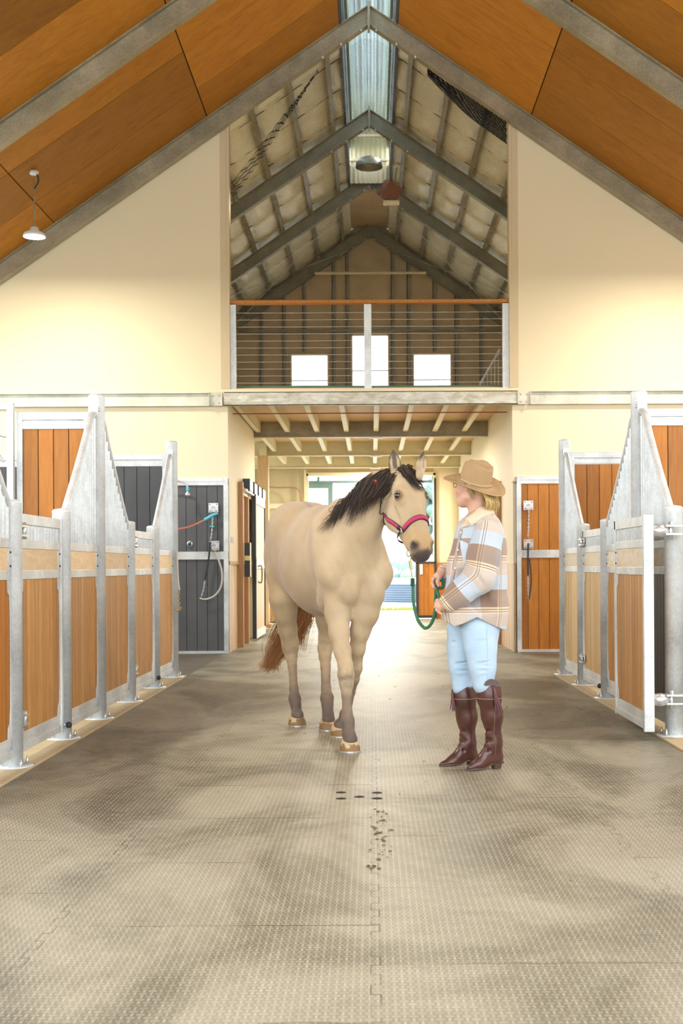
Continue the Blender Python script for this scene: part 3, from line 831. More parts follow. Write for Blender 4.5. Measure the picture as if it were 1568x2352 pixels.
# ---- stall dividers
def divider(x0, x1, y, wmat, label, top=2.36, arch=False):
    o = thing('stall_divider', label, 'partition', ((x0+x1)/2, y, 0), 'boarded stall dividers')
    m = MB().box((x0, y-.02, 2.235), (x1, y+.02, 2.295)).box((x0, y-.02, 2.305), (x1, y+.02, 2.365)).box((x0, y-.01, 2.295), (x1, y+.01, 2.305))
    m.build('top_rail', M['galv'], o, bevel=.003)
    for xx in (x0, x1-.045): MB().box((xx, y-.025, 0), (xx+.045, y+.025, 2.365)).build('stile', M['galv'], o, bevel=.003)
    MB().box((x0, y-.02, 1.27), (x1, y+.02, 1.375)).build('middle_rail', M['galv'], o, bevel=.003)
    MB().box((x0, y-.02, .03), (x1, y+.02, .09)).build('bottom_rail', M['galv'], o, bevel=.003)
    boards(MB(), x0+.045, x1-.045, y-.012, .09, 2.24, .134, th=.024, gap=.007).build('boards', M[wmat], o)
    MB().box((x0+.045, y-.004, .09), (x1-.045, y+.004, 2.24)).build('backing', M['groove'] if 'orange' in wmat else M['dark'], o)
    if arch:
        pl = [(x0+.05, 2.25)] + [(x0+.05+(x1-x0-.1)*t, 2.25 - .10*t*t*4 if t < .5 else 2.25-.10-.3*(t-.5)) for t in np.linspace(0, 1, 12)] + [(x1-.05, 2.25)]
        MB().prism([(p[0], p[1]) for p in pl], 'y', y-.03, y-.014).build('arched_rail', M['galv'], o)
    return o
divider(-2.72, -2.16, 9.72, 'wood_orange', 'orange boarded stall divider behind the nearer tall left post')
divider(-HX, -2.16, 13.36, 'boards_grey', 'dark grey boarded stall divider between the two tall left posts')
divider(2.10, HX, 9.70, 'wood_orange', 'orange boarded stall divider at the right edge of the photo')
divider(2.11, HX, 13.40, 'wood_orange', 'orange boarded stall divider with curved top rail in the right row', arch=True)
o = thing('hook_frame', 'tall galvanised frame post with a bent hook at the left edge above the gate', 'frame', (-2.75, 9.68, 0))  # a frame post with top rail and hook, not a gate
MB().box((-2.775, 9.62, 0), (-2.725, 9.67, 2.43)).build('post', M['galv'], o, bevel=.003)
MB().box((-5.8, 9.62, 2.375), (-2.775, 9.66, 2.43)).build('top_rail', M['galv'], o, bevel=.003)
MB().tube(smooth_path([(-2.78, 9.62, 2.17), (-2.83, 9.62, 2.18), (-2.86, 9.62, 2.15), (-2.84, 9.62, 2.05), (-2.80, 9.62, 1.98)]), .010, 8).build('hook', M['chrome'], o)

# ---- boarded bays on the cross wall
def bay(x0, x1, wmat, label, near_x):
    o = thing('wall_boarding', label, 'wall panel', ((x0+x1)/2, YW, 0))
    y = YW
    MB().box((x0, y-.03, 2.27), (x1, y+.03, 2.31)).box((x0, y-.03, 2.32), (x1, y+.03, 2.365)).box((x0, y-.02, 2.30), (x1, y+.03, 2.33)).build('top_rail', M['galv'], o)
    MB().box((x0, y-.03, 1.27), (x1, y+.03, 1.375)).build('middle_rail', M['galv'], o)
    MB().box((x0, y-.03, 0), (x1, y+.03, .035)).build('bottom_rail', M['galv'], o)
    MB().box((near_x-.03, y-.04, 0), (near_x+.03, y+.09, 2.37)).build('stile', M['galv'], o)
    boards(MB(), x0+.005, x1-.005, y-.012, .035, 2.27, .142, th=.024, gap=.007).build('boards', M[wmat], o)
    MB().box((x0, y, .03), (x1, y+.06, 2.30)).build('backing', M['groove'] if 'orange' in wmat else M['dark'], o)
bay(-HX, -1.93, 'boards_grey', 'dark grey boarded lower wall beside the passage, left, where the hose hangs', -1.96)
bay(1.96, HX, 'wood_orange', 'orange boarded lower wall beside the passage, right, with tie chains', 1.99)

# ---- fittings on the grey boarding
def ring_plate(x, z, label):
    o = thing('tie_plate', label, 'ring plate', (x, YW-.04, z), 'square tie ring plates')
    MB().box((x-.065, YW-.05, z-.065), (x+.065, YW-.042, z+.065)).build('plate', M['chrome'], o, bevel=.004)
    for dx in (-.045, .045):
        for dz in (-.045, .045): MB().lathe([(0, 0), (.008, 0), (.006, -.006), (0, -.006)], (x+dx, YW-.05, z+dz), 8, axis='y').build('screw', M['black'], o)
    ring = [(x+.03*math.cos(a), YW-.07, z-.02+.035*math.sin(a)) for a in np.linspace(0, 2*PI, 25)]
    MB().tube(ring, .006, 8).build('ring', M['chrome'], o)
    return o
pl = ring_plate(-2.125, 1.965, 'square steel ring plate on the grey boards above the middle rail')
for x, z, lab in ((-2.115, 1.455, 'square steel ring plate on the grey boards just at the middle rail, left'),
                  (2.115, 1.975, 'square steel ring plate high on the orange boards at the right'),
                  (2.115, 1.455, 'square steel ring plate at the middle rail of the orange boards at the right')):
    dup(pl, (x, YW-.04, z), lab)
def chain(pts, name='chain', parent=None, mat=None, r=.0035, L=.026):
    """links laid along a path; one mesh"""
    pp = smooth_path(pts, 20); m = MB(); d = 0; last = pp[0]; k = 0
    acc = [pp[0]]
    for p in pp[1:]:
        while np.linalg.norm(p - acc[-1]) >= L: acc.append(acc[-1] + (p-acc[-1])/np.linalg.norm(p-acc[-1])*L)
    for i in range(len(acc)-1):
        a, b = acc[i], acc[i+1]; t_ = (b-a)/np.linalg.norm(b-a); c0 = (a+b)/2
        q = np.cross(t_, [0, 1, 0.01]); q /= np.linalg.norm(q)
        w = q if i % 2 else np.cross(t_, q)
        ring = [c0 + t_*L*.72*math.cos(s_) + w*L*.32*math.sin(s_) for s_ in np.linspace(0, 2*PI, 11)]
        m.tube(ring, r, 5, caps=False)
    return m.build(name, mat or M['chrome'], parent)
yc = YW-.09
ch = thing('hanging_chain_tie', 'chain and black rubber strap hanging in a slant on the grey boards', 'tie', (-2.15, yc, 1.9))
chain([(-2.13, yc, 1.86), (-2.14, yc, 1.66), (-2.165, yc, 1.50)], parent=ch)
MB().tube(smooth_path([(-2.165, yc, 1.50), (-2.19, yc, 1.25), (-2.24, yc, .99)]), .013, 10).build('strap', M['rubber'], ch)
chain([(-2.24, yc, .99), (-2.26, yc, .86), (-2.30, yc, .74)], parent=ch, mat=M['galv'])
hs = thing('hose_loop', 'pale rubber hose loop hanging from the lower ring plate on the grey boards', 'hose', (-2.1, yc, 1.4))
MB().tube(smooth_path([(-2.105, yc, 1.37), (-2.06, yc, 1.28), (-2.01, yc, 1.10), (-2.02, yc, .92), (-2.10, yc, .79), (-2.22, yc, .735), (-2.31, yc, .745)]), .013, 10).build('hose', M['hose'], hs)
MB().ball((-2.11, yc, 1.39), .022, 10).build('snap', simple('brass', (.55, .42, .18), .35, .8), hs)
M['brass'] = bpy.data.materials['brass']
hp = thing('feed_hose', 'red hose with a light blue nozzle clipped to the grey boards', 'hose', (-2.2, yc, 1.8))
MB().tube(smooth_path([(-2.72, 13.9, 1.55), (-2.60, 15.6, 1.62), (-2.42, 16.6, 1.69), (-2.24, yc, 1.80)]), .012, 10).build('hose', M['pinkhose'], hp)
MB().tube([(-2.24, yc, 1.80), (-2.12, yc, 1.87), (-2.06, yc, 1.885)], [.022, .022, .012], 12).build('nozzle', M['blue'], hp)
MB().tube([(-2.14, yc, 1.86), (-2.14, yc, 1.72)], .006, 8).build('cord', M['blue'], hp)
MB().tube([(-2.17, yc, 1.71), (-2.11, yc, 1.71)], .010, 8).build('toggle', M['blue'], hp)
la = thing('arm_valve', 'curved grey pipe with a blue collar and brass tap above the grey boards', 'tap', (-2.45, YW-.15, 2.2))
MB().tube(smooth_path([(-2.86, YW-.03, 2.335), (-2.80, YW-.13, 2.335), (-2.62, YW-.15, 2.335), (-2.50, YW-.15, 2.30), (-2.455, YW-.15, 2.24)]), .011, 10).build('arm', M['galv'], la)
MB().tube([(-2.455, YW-.15, 2.24), (-2.455, YW-.15, 2.19)], .022, 12).build('collar', M['blue'], la)
MB().lathe([(0, .0), (.015, 0), (.022, -.02), (.036, -.045), (.036, -.06), (.02, -.075), (0, -.08)], (-2.455, YW-.15, 2.19), 16).build('tap_body', M['chrome'], la)
rs = thing('round_socket', 'round chrome socket with dark centre on the grey boards', 'socket', (-2.45, YW-.03, 1.48))
MB().lathe([(0, -.02), (.03, -.02), (.04, -.012), (.042, 0)], (-2.45, YW-.014, 1.48), 24, axis='y').build('bezel', M['chrome'], rs)
MB().lathe([(0, -.03), (.022, -.03), (.026, -.02)], (-2.45, YW-.014, 1.48), 20, axis='y').build('centre', simple('navy', (.05, .07, .14), .3), rs)
lc = thing('lead_chain', 'white rope with brass snap hanging from the last left tall post', 'lead', (-2.03, 13.33, 1.2))
MB().tube(smooth_path([(-2.045, 13.28, 1.33), (-2.035, 13.27, 1.05), (-2.02, 13.27, .93)]), .010, 8).build('rope', simple('white_rope', (.62, .60, .52), .8), lc)
chain([(-2.02, 13.27, .93), (-2.03, 13.27, .85), (-2.02, 13.27, .72)], parent=lc, mat=M['brass'])
MB().tube([(-2.06, 13.27, .73), (-2.05, 13.27, .715), (-2.01, 13.27, .72), (-2.0, 13.27, .75)], .007, 8).build('snap', M['brass'], lc)
rc = thing('hanging_chain_tie', 'chain and black strap hanging straight down the orange boards at the right', 'tie', (2.12, yc, 1.9))
chain([(2.115, yc, 1.93), (2.11, yc, 1.75), (2.10, yc, 1.52)], parent=rc)
MB().tube(smooth_path([(2.105, yc, 1.46), (2.10, yc, 1.25), (2.10, yc, 1.03)]), .012, 10).build('strap', M['rubber'], rc)
MB().tube(smooth_path([(2.12, yc, 1.25), (2.14, yc, 1.05), (2.14, yc, .92), (2.11, yc, .70)]), .009, 10).build('strap', M['rubber'], rc)
chain([(2.10, yc, 1.03), (2.10, yc, .86), (2.11, yc, .68)], parent=rc, mat=M['galv'])

# ---- passage door, track and trim at the left
d = thing('passage_sliding_door', 'black framed sliding door standing open along the left passage wall', 'door', (-1.87, 20.2, 0))
ya, yb = 19.7, 21.5; xx = -1.83
MB().box((xx-.03, ya, .04), (xx+.03, ya+.1, 2.30)).box((xx-.03, yb-.06, .04), (xx+.03, yb, 2.30)).build('stile', M['black'], d)
MB().box((xx-.02, ya+.1, 2.16), (xx+.03, yb, 2.30)).box((xx-.02, ya+.1, 1.14), (xx+.03, yb, 1.26)).box((xx-.02, ya+.1, .04), (xx+.03, yb, .16)).build('rail', M['white'], d)
boards(MB(), ya+.1, yb-.06, xx-.01, .16, 1.14, .12, th=.02, axis='y').build('lower_panel', M['wood_pale'], d)
MB().box((xx-.008, ya+.1, 1.26), (xx+.008, yb-.06, 2.16)).build('upper_panel', M['cream'], d)
MB().tube(smooth_path([(xx+.03, ya+.3, .93), (xx+.09, ya+.3, .93), (xx+.09, ya+.3, 1.17), (xx+.03, ya+.3, 1.17)], 4), .012, 8).build('handle', M['galv_loft'], d)
MB().box((xx+.02, ya+.0, .95), (xx+.045, ya+.06, 1.3)).build('lock_plate', M['chrome'], d)
fr = thing('door_surround', 'brown timber door surround on the left passage wall', 'door frame', (-1.93, 18.4, 0))
MB().box((-1.95, 18.3, 0), (-1.86, 18.42, 2.40)).build('jamb', M['wood_brown'], fr)
MB().box((-1.94, 19.2, 0), (-1.87, 19.32, 2.30)).build('jamb', M['wood_brown'], fr)
MB().box((-1.935, 18.42, 2.22), (-1.87, 21.0, 2.34)).build('head', M['wood_pale'], fr)
tr = thing('door_track', 'black door track with four roller boxes on the left passage wall', 'door rail', (-1.85, 19.6, 2.35))
MB().box((-1.87, 18.45, 2.27), (-1.82, 21.6, 2.31)).build('rail', M['galv'], tr)
for k in range(4):
    y = 18.75 + .75*k
    MB().box((-1.90, y, 2.30), (-1.80, y+.5, 2.46)).build('roller_box', M['chrome'], tr, bevel=.01)
    MB().box((-1.905, y-.04, 2.29), (-1.795, y, 2.475)).build('strap', M['black'], tr)
lb = thing('lock_box', 'black two-part lock box beside the brown door surround', 'lock', (-1.86, 18.6, 1.2))
MB().box((-1.86, 18.48, 1.33), (-1.78, 18.62, 1.52)).build('upper_block', M['black'], lb, bevel=.006)
MB().box((-1.86, 18.48, 1.02), (-1.78, 18.62, 1.26)).build('lower_block', M['black'], lb, bevel=.006)
MB().box((-1.87, 18.47, 1.26), (-1.79, 18.63, 1.33)).box((-1.79, 18.50, 1.02), (-1.775, 18.63, 1.52)).build('bracket', M['brass'], lb)
sw = MB().box((-1.935, 17.35, 1.50), (-1.925, 17.62, 1.58)); tag(sw.build('wall_plate', simple('grey_plate', (.45, .40, .38), .5)), 'small grey plate on the cream left passage wall', 'plate')

# right side door bits behind the woman
fr = thing('door_surround', 'brown timber door jamb on the right passage wall behind the person', 'door frame', (1.92, 18.8, 0))
MB().box((1.86, 18.75, 0), (1.93, 18.9, 2.42)).build('jamb', M['wood_brown'], fr)
MB().box((1.87, 18.9, 2.25), (1.92, 21.5, 2.36)).build('head', M['wood_pale'], fr)
d = thing('passage_sliding_door', 'dark framed sliding door along the right passage wall behind the person', 'door', (1.84, 20, 0))
MB().box((1.80, 19.1, .04), (1.86, 19.2, 2.3)).box((1.80, 20.6, .04), (1.86, 20.7, 2.3)).box((1.80, 19.2, 2.2), (1.86, 20.6, 2.3)).build('frame', M['black'], d)
boards(MB(), 19.2, 20.6, 1.82, .05, 1.2, .12, th=.02, axis='y').build('lower_panel', M['wood_brown'], d)
MB().box((1.825, 19.2, 1.2), (1.84, 20.6, 2.2)).build('upper_panel', M['cream'], d)
tr = thing('door_track', 'roller boxes of the door track on the right passage wall', 'door rail', (1.83, 20, 2.35))
MB().box((1.80, 19.0, 2.27), (1.85, 24.0, 2.31)).build('rail', M['galv'], tr)
for k in range(4):
    y = 19.2 + .9*k
    MB().box((1.78, y, 2.30), (1.88, y+.5, 2.44)).build('roller_box', M['chrome'], tr, bevel=.01)
    MB().box((1.775, y-.04, 2.29), (1.885, y, 2.46)).build('strap', M['black'], tr)

# hay bales and benches beyond
t = NT('hay'); v = t.coord(scale=(4, 30, 12)); n = t.noise(v, 6, 6, .7); t.set(Base_Color=t.ramp(n, [(.3, (.28, .14, .03)), (.7, (.62, .40, .12))]), Roughness=.9); t.bump(n, .9, .02); M['hay'] = t.m
o = thing('hay_bale', 'brown hay bale standing upright behind the timber post', 'hay bale', (-2.0, 26.6, 0))
m = MB(); 
for k in range(14):
    m.box((-2.25+rng.rand()*.02, 26.3, .02+k*.085), (-1.72-rng.rand()*.03, 26.9, .02+(k+1)*.085-.004))
m.build('bale', M['hay'], o)
for x in (-2.15, -1.85): MB().tube([(x, 26.29, .02), (x, 26.29, 1.2)], .005, 6).build('twine', M['rubber'], o)
o = thing('low_bench', 'low pale bench seen between the horse legs near the far doorway', 'bench', (-1.3, 27.2, 0))
MB().box((-1.75, 27.1, .22), (-1.05, 27.5, .26)).build('seat', M['galv_cream'], o)
for x in (-1.7, -1.35, -1.1): MB().box((x, 27.15, 0), (x+.04, 27.45, .22)).build('leg', M['galv_cream'], o)

# pendants
def pendant(loc, label, top):
    x, y, z = loc
    o = thing('pendant_lamp', label, 'lamp', loc, 'round high bay pendants')
    MB().lathe([(0, .10), (.05, .10), (.06, .06), (.12, .03), (.135, 0), (.135, -.012), (.12, -.014)], loc, 36).build('housing', M['white'], o)
    e = NT('lamp_disc') if 'lamp' not in M else None
    if e: e.set(Base_Color=(1, 1, 1), Emission_Color=(1, .98, .92), Emission_Strength=40.0); M['lamp'] = e.m
    MB().lathe([(0, -.016), (.125, -.014)], loc, 36).build('diffuser', M['lamp'], o)
    zz = np.linspace(z+.10, top-.1, 14)
    MB().tube([(x+.006*math.sin(i*1.9), y+.006*math.cos(i*1.9), q) for i, q in enumerate(zz)], .008, 8).build('chain', M['galv_loft'], o)
    MB().tube(smooth_path([(x, y, top-.22), (x+.05, y, top-.14), (x+.04, y, top-.06), (x+.01, y, top-.03)]), .010, 8).build('cable', M['rubber'], o)
    MB().lathe([(0, -.01), (.05, -.01), (.055, .03), (0, .03)], (x, y, top-.04), 20).build('ceiling_rose', M['white'], o)
    ld = bpy.data.lights.new('pendant_light', 'AREA'); ld.shape = 'DISK'; ld.size = .24; ld.energy = 60; ld.color = (1, .93, .78)
    lo = bpy.data.objects.new('light', ld); COL.objects.link(lo); lo.parent = o; lo.location = (0, 0, -.03)
    return o
p0 = pendant((-4.01, 15.1, 5.14), 'glowing round pendant lamp hanging at the upper left below the ply ceiling', zc(4.01))
for i, (x, y) in enumerate(((4.01, 15.1), (-4.01, 8.0), (4.01, 8.0), (-4.01, 1.0), (4.01, 1.0))):
    dup(p0, (x, y, 5.14), 'round pendant lamp hanging outside the view, %s' % ['right of the cross wall', 'left middle', 'right middle', 'left behind the camera', 'right behind the camera'][i])

dup(p0, (-2.75, 19.4, 5.2), 'added round fill lamp in the loft, hidden behind the left part of the cream wall')  # unseen pendants added as fill light for the loft
dup(p0, (2.75, 22.4, 5.2), 'added round fill lamp in the loft, hidden behind the right part of the cream wall')
# floor details
dh = [(780, 1820), (780, 1834), (822, 1830), (863, 1821), (863, 1834)]
dm = None
for i, (px, py) in enumerate(dh):
    D = 1.17*FPX/(py-1300); x = (px-853)*D/FPX
    lab = 'small dark drain hole in the matting, %s' % ['back left of the group', 'front left of the group', 'middle of the group', 'back right on the centre seam', 'front right on the centre seam'][i]
    if dm is None:
        dm = MB().lathe([(0, .0006), (.023, .0006), (.025, .0012), (.027, .0004)], (x, D, 0), 24).build('drain_hole', M['dark'], None, origin=(x, D, 0)); tag(dm, lab, 'drain', 'drain holes in the matting')
    else:
        o = dm.copy(); COL.objects.link(o); o.location = (x, D, 0); o['label'] = lab
# water on the centre seam
t = NT('water_film'); t.set(Base_Color=(.12, .085, .03), Roughness=.6, Alpha=.6); t.b.inputs['Specular IOR Level'].default_value = .05
m = MB()
for k in range(60):
    yy = 4.85 + rng.rand()*1.25; x = .035+rng.randn()*.022; r1 = .003+rng.rand()*.008
    n = 12; m.add([(x+r1*(.7+.5*rng.rand())*math.cos(a), yy+2.2*r1*(.7+.5*rng.rand())*math.sin(a), .0018+k*.00002) for a in np.linspace(0, 2*PI, n, endpoint=False)], [tuple(range(n))], .5, False)
tag(m.build('water_splashes', t.m), 'wet splashes along the centre seam of the matting in front of the horse', 'water', kind='stuff')
m = MB()
for k in range(170):
    D = 4.6 + 11*rng.rand(); x = rng.uniform(-1.9, 1.9); a = rng.rand()*PI; L = .006+.03*rng.rand()**3
    m.box((x, D, .001), (x+L*math.cos(a)+.002, D+.002+.002*rng.rand(), .004))
tag(m.build('hay_bits', M['hay']), 'scattered bits of straw over the matting', 'straw', kind='stuff')
sl_ = MB().tube([(1.38, 5.2, .004), (1.47, 5.18, .004), (1.50, 5.19, .004)], .0018, 5)
tag(sl_.build('straw_stalk', simple('yellow_straw', (.6, .45, .12), .7)), 'single yellow straw stalk near the right edge of the matting', 'straw')

# ---------------------------------------------------------------- outside
t = NT('yard_ground'); v = t.coord()
sx = t.node('SeparateXYZ'); t.lk(v, sx.inputs[0])
gr = t.mix(t.noise(v, 1.2, 6), (.12, .16, .04), (.26, .26, .12))
t.set(Base_Color=gr, Roughness=.9); M['grass'] = t.m
structure('floor', MB().box((-400, -40, -.12), (400, 600, -.07)), M['grass'])
structure('floor', MB().box((-14, 28.4, -.08), (14, 33.2, -.01)).box((-30, 35, -.08), (30, 47, -.01)).box((-16, -16, -.07), (16, -3, -.01)).box((-12, -3, -.07), (-6.45, 28, -.01)).box((6.45, -3, -.07), (12, 28, -.01)), bpy.data.materials['bright_concrete'])
m = MB()
for k in range(2600):
    x = rng.uniform(-3, 5); y = rng.uniform(33.2, 35); h = .02+.09*rng.rand()
    m.add([(x-.012, y, -.05), (x+.012, y, -.05), (x+rng.randn()*.03, y, h)], [(0, 1, 2)], .5)
tag(m.build('grass_strip', simple('lit_grass', (.36, .36, .10), .8)), 'strip of green grass across the yard outside the far doorway', 'grass', kind='stuff')
o = thing('low_tank', 'low blue-grey ribbed tank with a white cover out in the yard', 'tank', (1.9, 42, 0))
m = MB(); vs = []
prof = []
for i in range(8):
    z = i*.075; prof += [(1.62, z+.0), (1.66, z+.02), (1.66, z+.05), (1.62, z+.07)]
m.lathe(prof, (1.9, 42, 0), 56); m.build('ribbed_wall', simple('blue_grey_sheet', (.13, .17, .22), .5, .1), o)
MB().lathe([(1.68, .58), (1.70, .66), (1.2, .74), (0, .80)], (1.9, 42, 0), 56).build('cover', M['white'], o)
# hills with woodland
t = NT('far_trees'); v = t.coord(); n = t.noise(v, .25, 6, .7); t.set(Base_Color=t.ramp(n, [(.35, (.20, .27, .23)), (.6, (.30, .37, .30)), (.72, (.42, .35, .27))]), Roughness=1); M['hill'] = t.m  # distance haze is put into the colour as paler greens
m = MB()
for k in range(420):
    x = rng.uniform(-22, 30); y = rng.uniform(130, 175)
    m.ball((x, y, -.6 + 1.6*rng.rand()*(1.1 - .012*(x+5))), (.9+rng.rand()*1.3, .9+rng.rand(), .6+rng.rand()*.9), 12)
tag(m.build('wooded_hill', M['hill']), 'pale hazy belt of woodland seen through the far doorway', 'woodland', kind='stuff')
for k, (x, y, h) in enumerate(((4.3, 75, 6.5), (8.5, 95, 7.5))):
    o = thing('tree', 'pale green tree %s beyond the far doorway' % ('seen in the gap right of the horse head' if k == 0 else 'farther back to the right'), 'tree', (x, y, 0))
    MB().tube([(x, y, 0), (x+.1, y, h*.5)], [.2, .1]).build('trunk', M['wood_brown'], o)
    m = MB()
    for q in range(60):
        a = rng.rand()*2*PI; rr = 1.6*math.sqrt(rng.rand()); zz = h*.35+h*.6*rng.rand()
        m.ball((x+rr*math.cos(a), y+rr*math.sin(a), zz), .35+.35*rng.rand(), 14)
    m.build('crown', M['hill'], o)
# ---------------------------------------------------------------- sculpting kit: smooth unions of tapered limbs, meshed as one skin
def _v(a): return np.array(a, np.float32)
def _n(a): a = np.array(a, float); return a/np.linalg.norm(a)

class Sculpt:
    def __init__(s): s.p = []
    def cap(s, a, b, ra, rb, k=.04, sq=None, f=1.0, op='+'):
        s.p.append(('c', _v(a), _v(b), float(ra), float(rb), k, None if sq is None else _v(_n(sq)), f, op)); return s
    def chain(s, pts, k=.03, sq=None, f=1.0):
        """pts: list of (point, radius)"""
        for (a, ra), (b, rb) in zip(pts[:-1], pts[1:]): s.cap(a, b, ra, rb, k, sq, f)
        return s
    def ell(s, c, ax, k=.04, R=None, op='+'):
        """ellipsoid with semi axes ax along the rows of R"""
        s.p.append(('e', _v(c), _v(ax), k, np.eye(3, dtype=np.float32) if R is None else _v(R), op)); return s
    def _d(s, q, X):
        if q[0] == 'c':
            _, a, b, ra, rb, k, sq, f, op = q
            pa = X - a; ba = b - a
            if sq is not None:
                pa = pa + (pa @ sq)[..., None]*sq*(1/f - 1); ba = ba + (ba @ sq)*sq*(1/f - 1)
            L2 = float(ba @ ba) + 1e-12
            h = np.clip((pa @ ba)/L2, 0, 1)
            return np.linalg.norm(pa - h[..., None]*ba, axis=-1) - (ra + (rb-ra)*h)
        _, c, ax, k, R, op = q
        L = (X - c) @ R.T
        k0 = np.linalg.norm(L/ax, axis=-1); k1 = np.linalg.norm(L/(ax*ax), axis=-1)
        return k0*(k0-1)/(k1+1e-9)
    def _meta(s, q):
        if q[0] == 'c':
            r = max(q[3], q[4])*max(1, q[7]); lo = np.minimum(q[1], q[2])-r; hi = np.maximum(q[1], q[2])+r; return lo, hi, q[5], q[8]
        r = q[2].max(); return q[1]-r, q[1]+r, q[3], q[5]
    @staticmethod
    def _comb(d, e, k, op):
        if op == '+': h = np.maximum(k-np.abs(d-e), 0)/k; return np.minimum(d, e) - h*h*k/4
        e = -e; h = np.maximum(k-np.abs(d-e), 0)/k; return np.maximum(d, e) + h*h*k/4
    def at(s, X):
        X = np.asarray(X, np.float32); d = np.full(X.shape[:-1], 1., np.float32)
        for q in s.p: lo, hi, k, op = s._meta(q); d = s._comb(d, s._d(q, X), k, op)
        return d
    def mesh(s, h, clip=None):
        """surface nets; returns vertices (n,3), quads (m,4)"""
        plus = [s._meta(q) for q in s.p if s._meta(q)[3] == '+']
        lo = np.min([m[0] for m in plus], 0) - 4*h; hi = np.max([m[1] for m in plus], 0) + 4*h
        N = np.ceil((hi-lo)/h).astype(int)+1
        axs = [lo[i] + h*np.arange(N[i]) for i in range(3)]
        d = np.full(N, 1., np.float32)
        for q in s.p:
            a, b, k, op = s._meta(q); a = a-k-2*h; b = b+k+2*h
            i0 = np.clip(np.floor((a-lo)/h).astype(int), 0, N-1); i1 = np.clip(np.ceil((b-lo)/h).astype(int)+1, 1, N)
            if (i1 <= i0).any(): continue
            g = np.stack(np.meshgrid(*[axs[i][i0[i]:i1[i]].astype(np.float32) for i in range(3)], indexing='ij'), -1)
            sl = tuple(slice(i0[i], i1[i]) for i in range(3))
            d[sl] = s._comb(d[sl], s._d(q, g), k, op)
        if clip is not None:
            sgn = np.abs(d) < .6
            idx = np.argwhere(sgn)
            X = lo + idx*h
            d[sgn] = np.maximum(d[sgn], clip(X).astype(np.float32))
        ins = d < 0
        c = np.zeros(N-1, np.int8)
        for o in np.ndindex(2, 2, 2): c += ins[o[0]:N[0]-1+o[0], o[1]:N[1]-1+o[1], o[2]:N[2]-1+o[2]]
        act = (c > 0) & (c < 8); idx = np.argwhere(act)
        cor = np.array(list(np.ndindex(2, 2, 2)))
        D = np.stack([d[idx[:, 0]+o[0], idx[:, 1]+o[1], idx[:, 2]+o[2]] for o in cor], 1)
        acc = np.zeros((len(idx), 3)); cnt = np.zeros(len(idx))
        for i in range(8):
            for j in range(i+1, 8):
                if np.abs(cor[i]-cor[j]).sum() != 1: continue
                cr = (D[:, i] < 0) != (D[:, j] < 0)
                t = D[:, i]/(D[:, i]-D[:, j]+1e-12)
                acc += np.where(cr[:, None], cor[i] + t[:, None]*(cor[j]-cor[i]), 0); cnt += cr
        V = lo + h*(idx + acc/cnt[:, None])
        vid = -np.ones(N-1, np.int64); vid[act] = np.arange(len(idx))
        F = []
        for ax in range(3):
            sh = [slice(1, -1)]*3; sh[ax] = slice(0, -1)
            A = ins[tuple(sh)]; sh2 = list(sh); sh2[ax] = slice(1, None); B = ins[tuple(sh2)]
            e = np.argwhere(A != B); base = e + 1; base[:, ax] -= 1
            u, w = (ax+1) % 3, (ax+2) % 3
            def g(du, dw):
                q = base.copy(); q[:, u] += du; q[:, w] += dw; return vid[q[:, 0], q[:, 1], q[:, 2]]
            Q = np.stack([g(-1, -1), g(0, -1), g(0, 0), g(-1, 0)], 1)
            ok = (Q >= 0).all(1); Q = Q[ok]; flip = ~A[e[:, 0], e[:, 1], e[:, 2]][ok]
            Q[flip] = Q[flip][:, ::-1]; F.append(Q)
        return V, np.concatenate(F)

def skin_object(name, V, F, mat, parent, colours=None, attrs=None, smooth_it=2, disp=None):
    # light Laplacian smoothing to remove the grid feel
    n = len(V)
    E = np.concatenate([F[:, [0, 1]], F[:, [1, 2]], F[:, [2, 3]], F[:, [3, 0]]])
    deg = np.bincount(E.ravel(), minlength=n)[:, None]
    for it in range(smooth_it):
        for lam in (.5, -.52):
            S = np.zeros_like(V)
            for i in range(3): S[:, i] = np.bincount(E[:, 0], V[E[:, 1], i], n) + np.bincount(E[:, 1], V[E[:, 0], i], n)
            V = V + lam*(S/np.maximum(deg, 1) - V)
    off = np.array(root_of(parent).location if parent is not None else (0, 0, 0))
    me = bpy.data.meshes.new(name); me.vertices.add(n); me.vertices.foreach_set('co', (V-off).astype(np.float32).ravel())
    me.loops.add(4*len(F)); me.loops.foreach_set('vertex_index', F.astype(np.int32).ravel())
    me.polygons.add(len(F)); me.polygons.foreach_set('loop_start', np.arange(0, 4*len(F), 4, dtype=np.int32))
    me.update(calc_edges=True)
    if colours is not None:
        ca = me.color_attributes.new('coat', 'FLOAT_COLOR', 'POINT')
        c = colours(V); c = np.concatenate([c, np.ones((n, 1))], 1); ca.data.foreach_set('color', c.astype(np.float32).ravel())
    if attrs:
        for nm, fn in attrs.items():
            a = me.attributes.new(nm, 'FLOAT', 'POINT'); a.data.foreach_set('value', np.asarray(fn(V), np.float32))
    return link_mesh(name, me, mat, parent, smooth=True)

def sstep(a, b, x):
    t = np.clip((x-a)/(b-a), 0, 1); return t*t*(3-2*t)

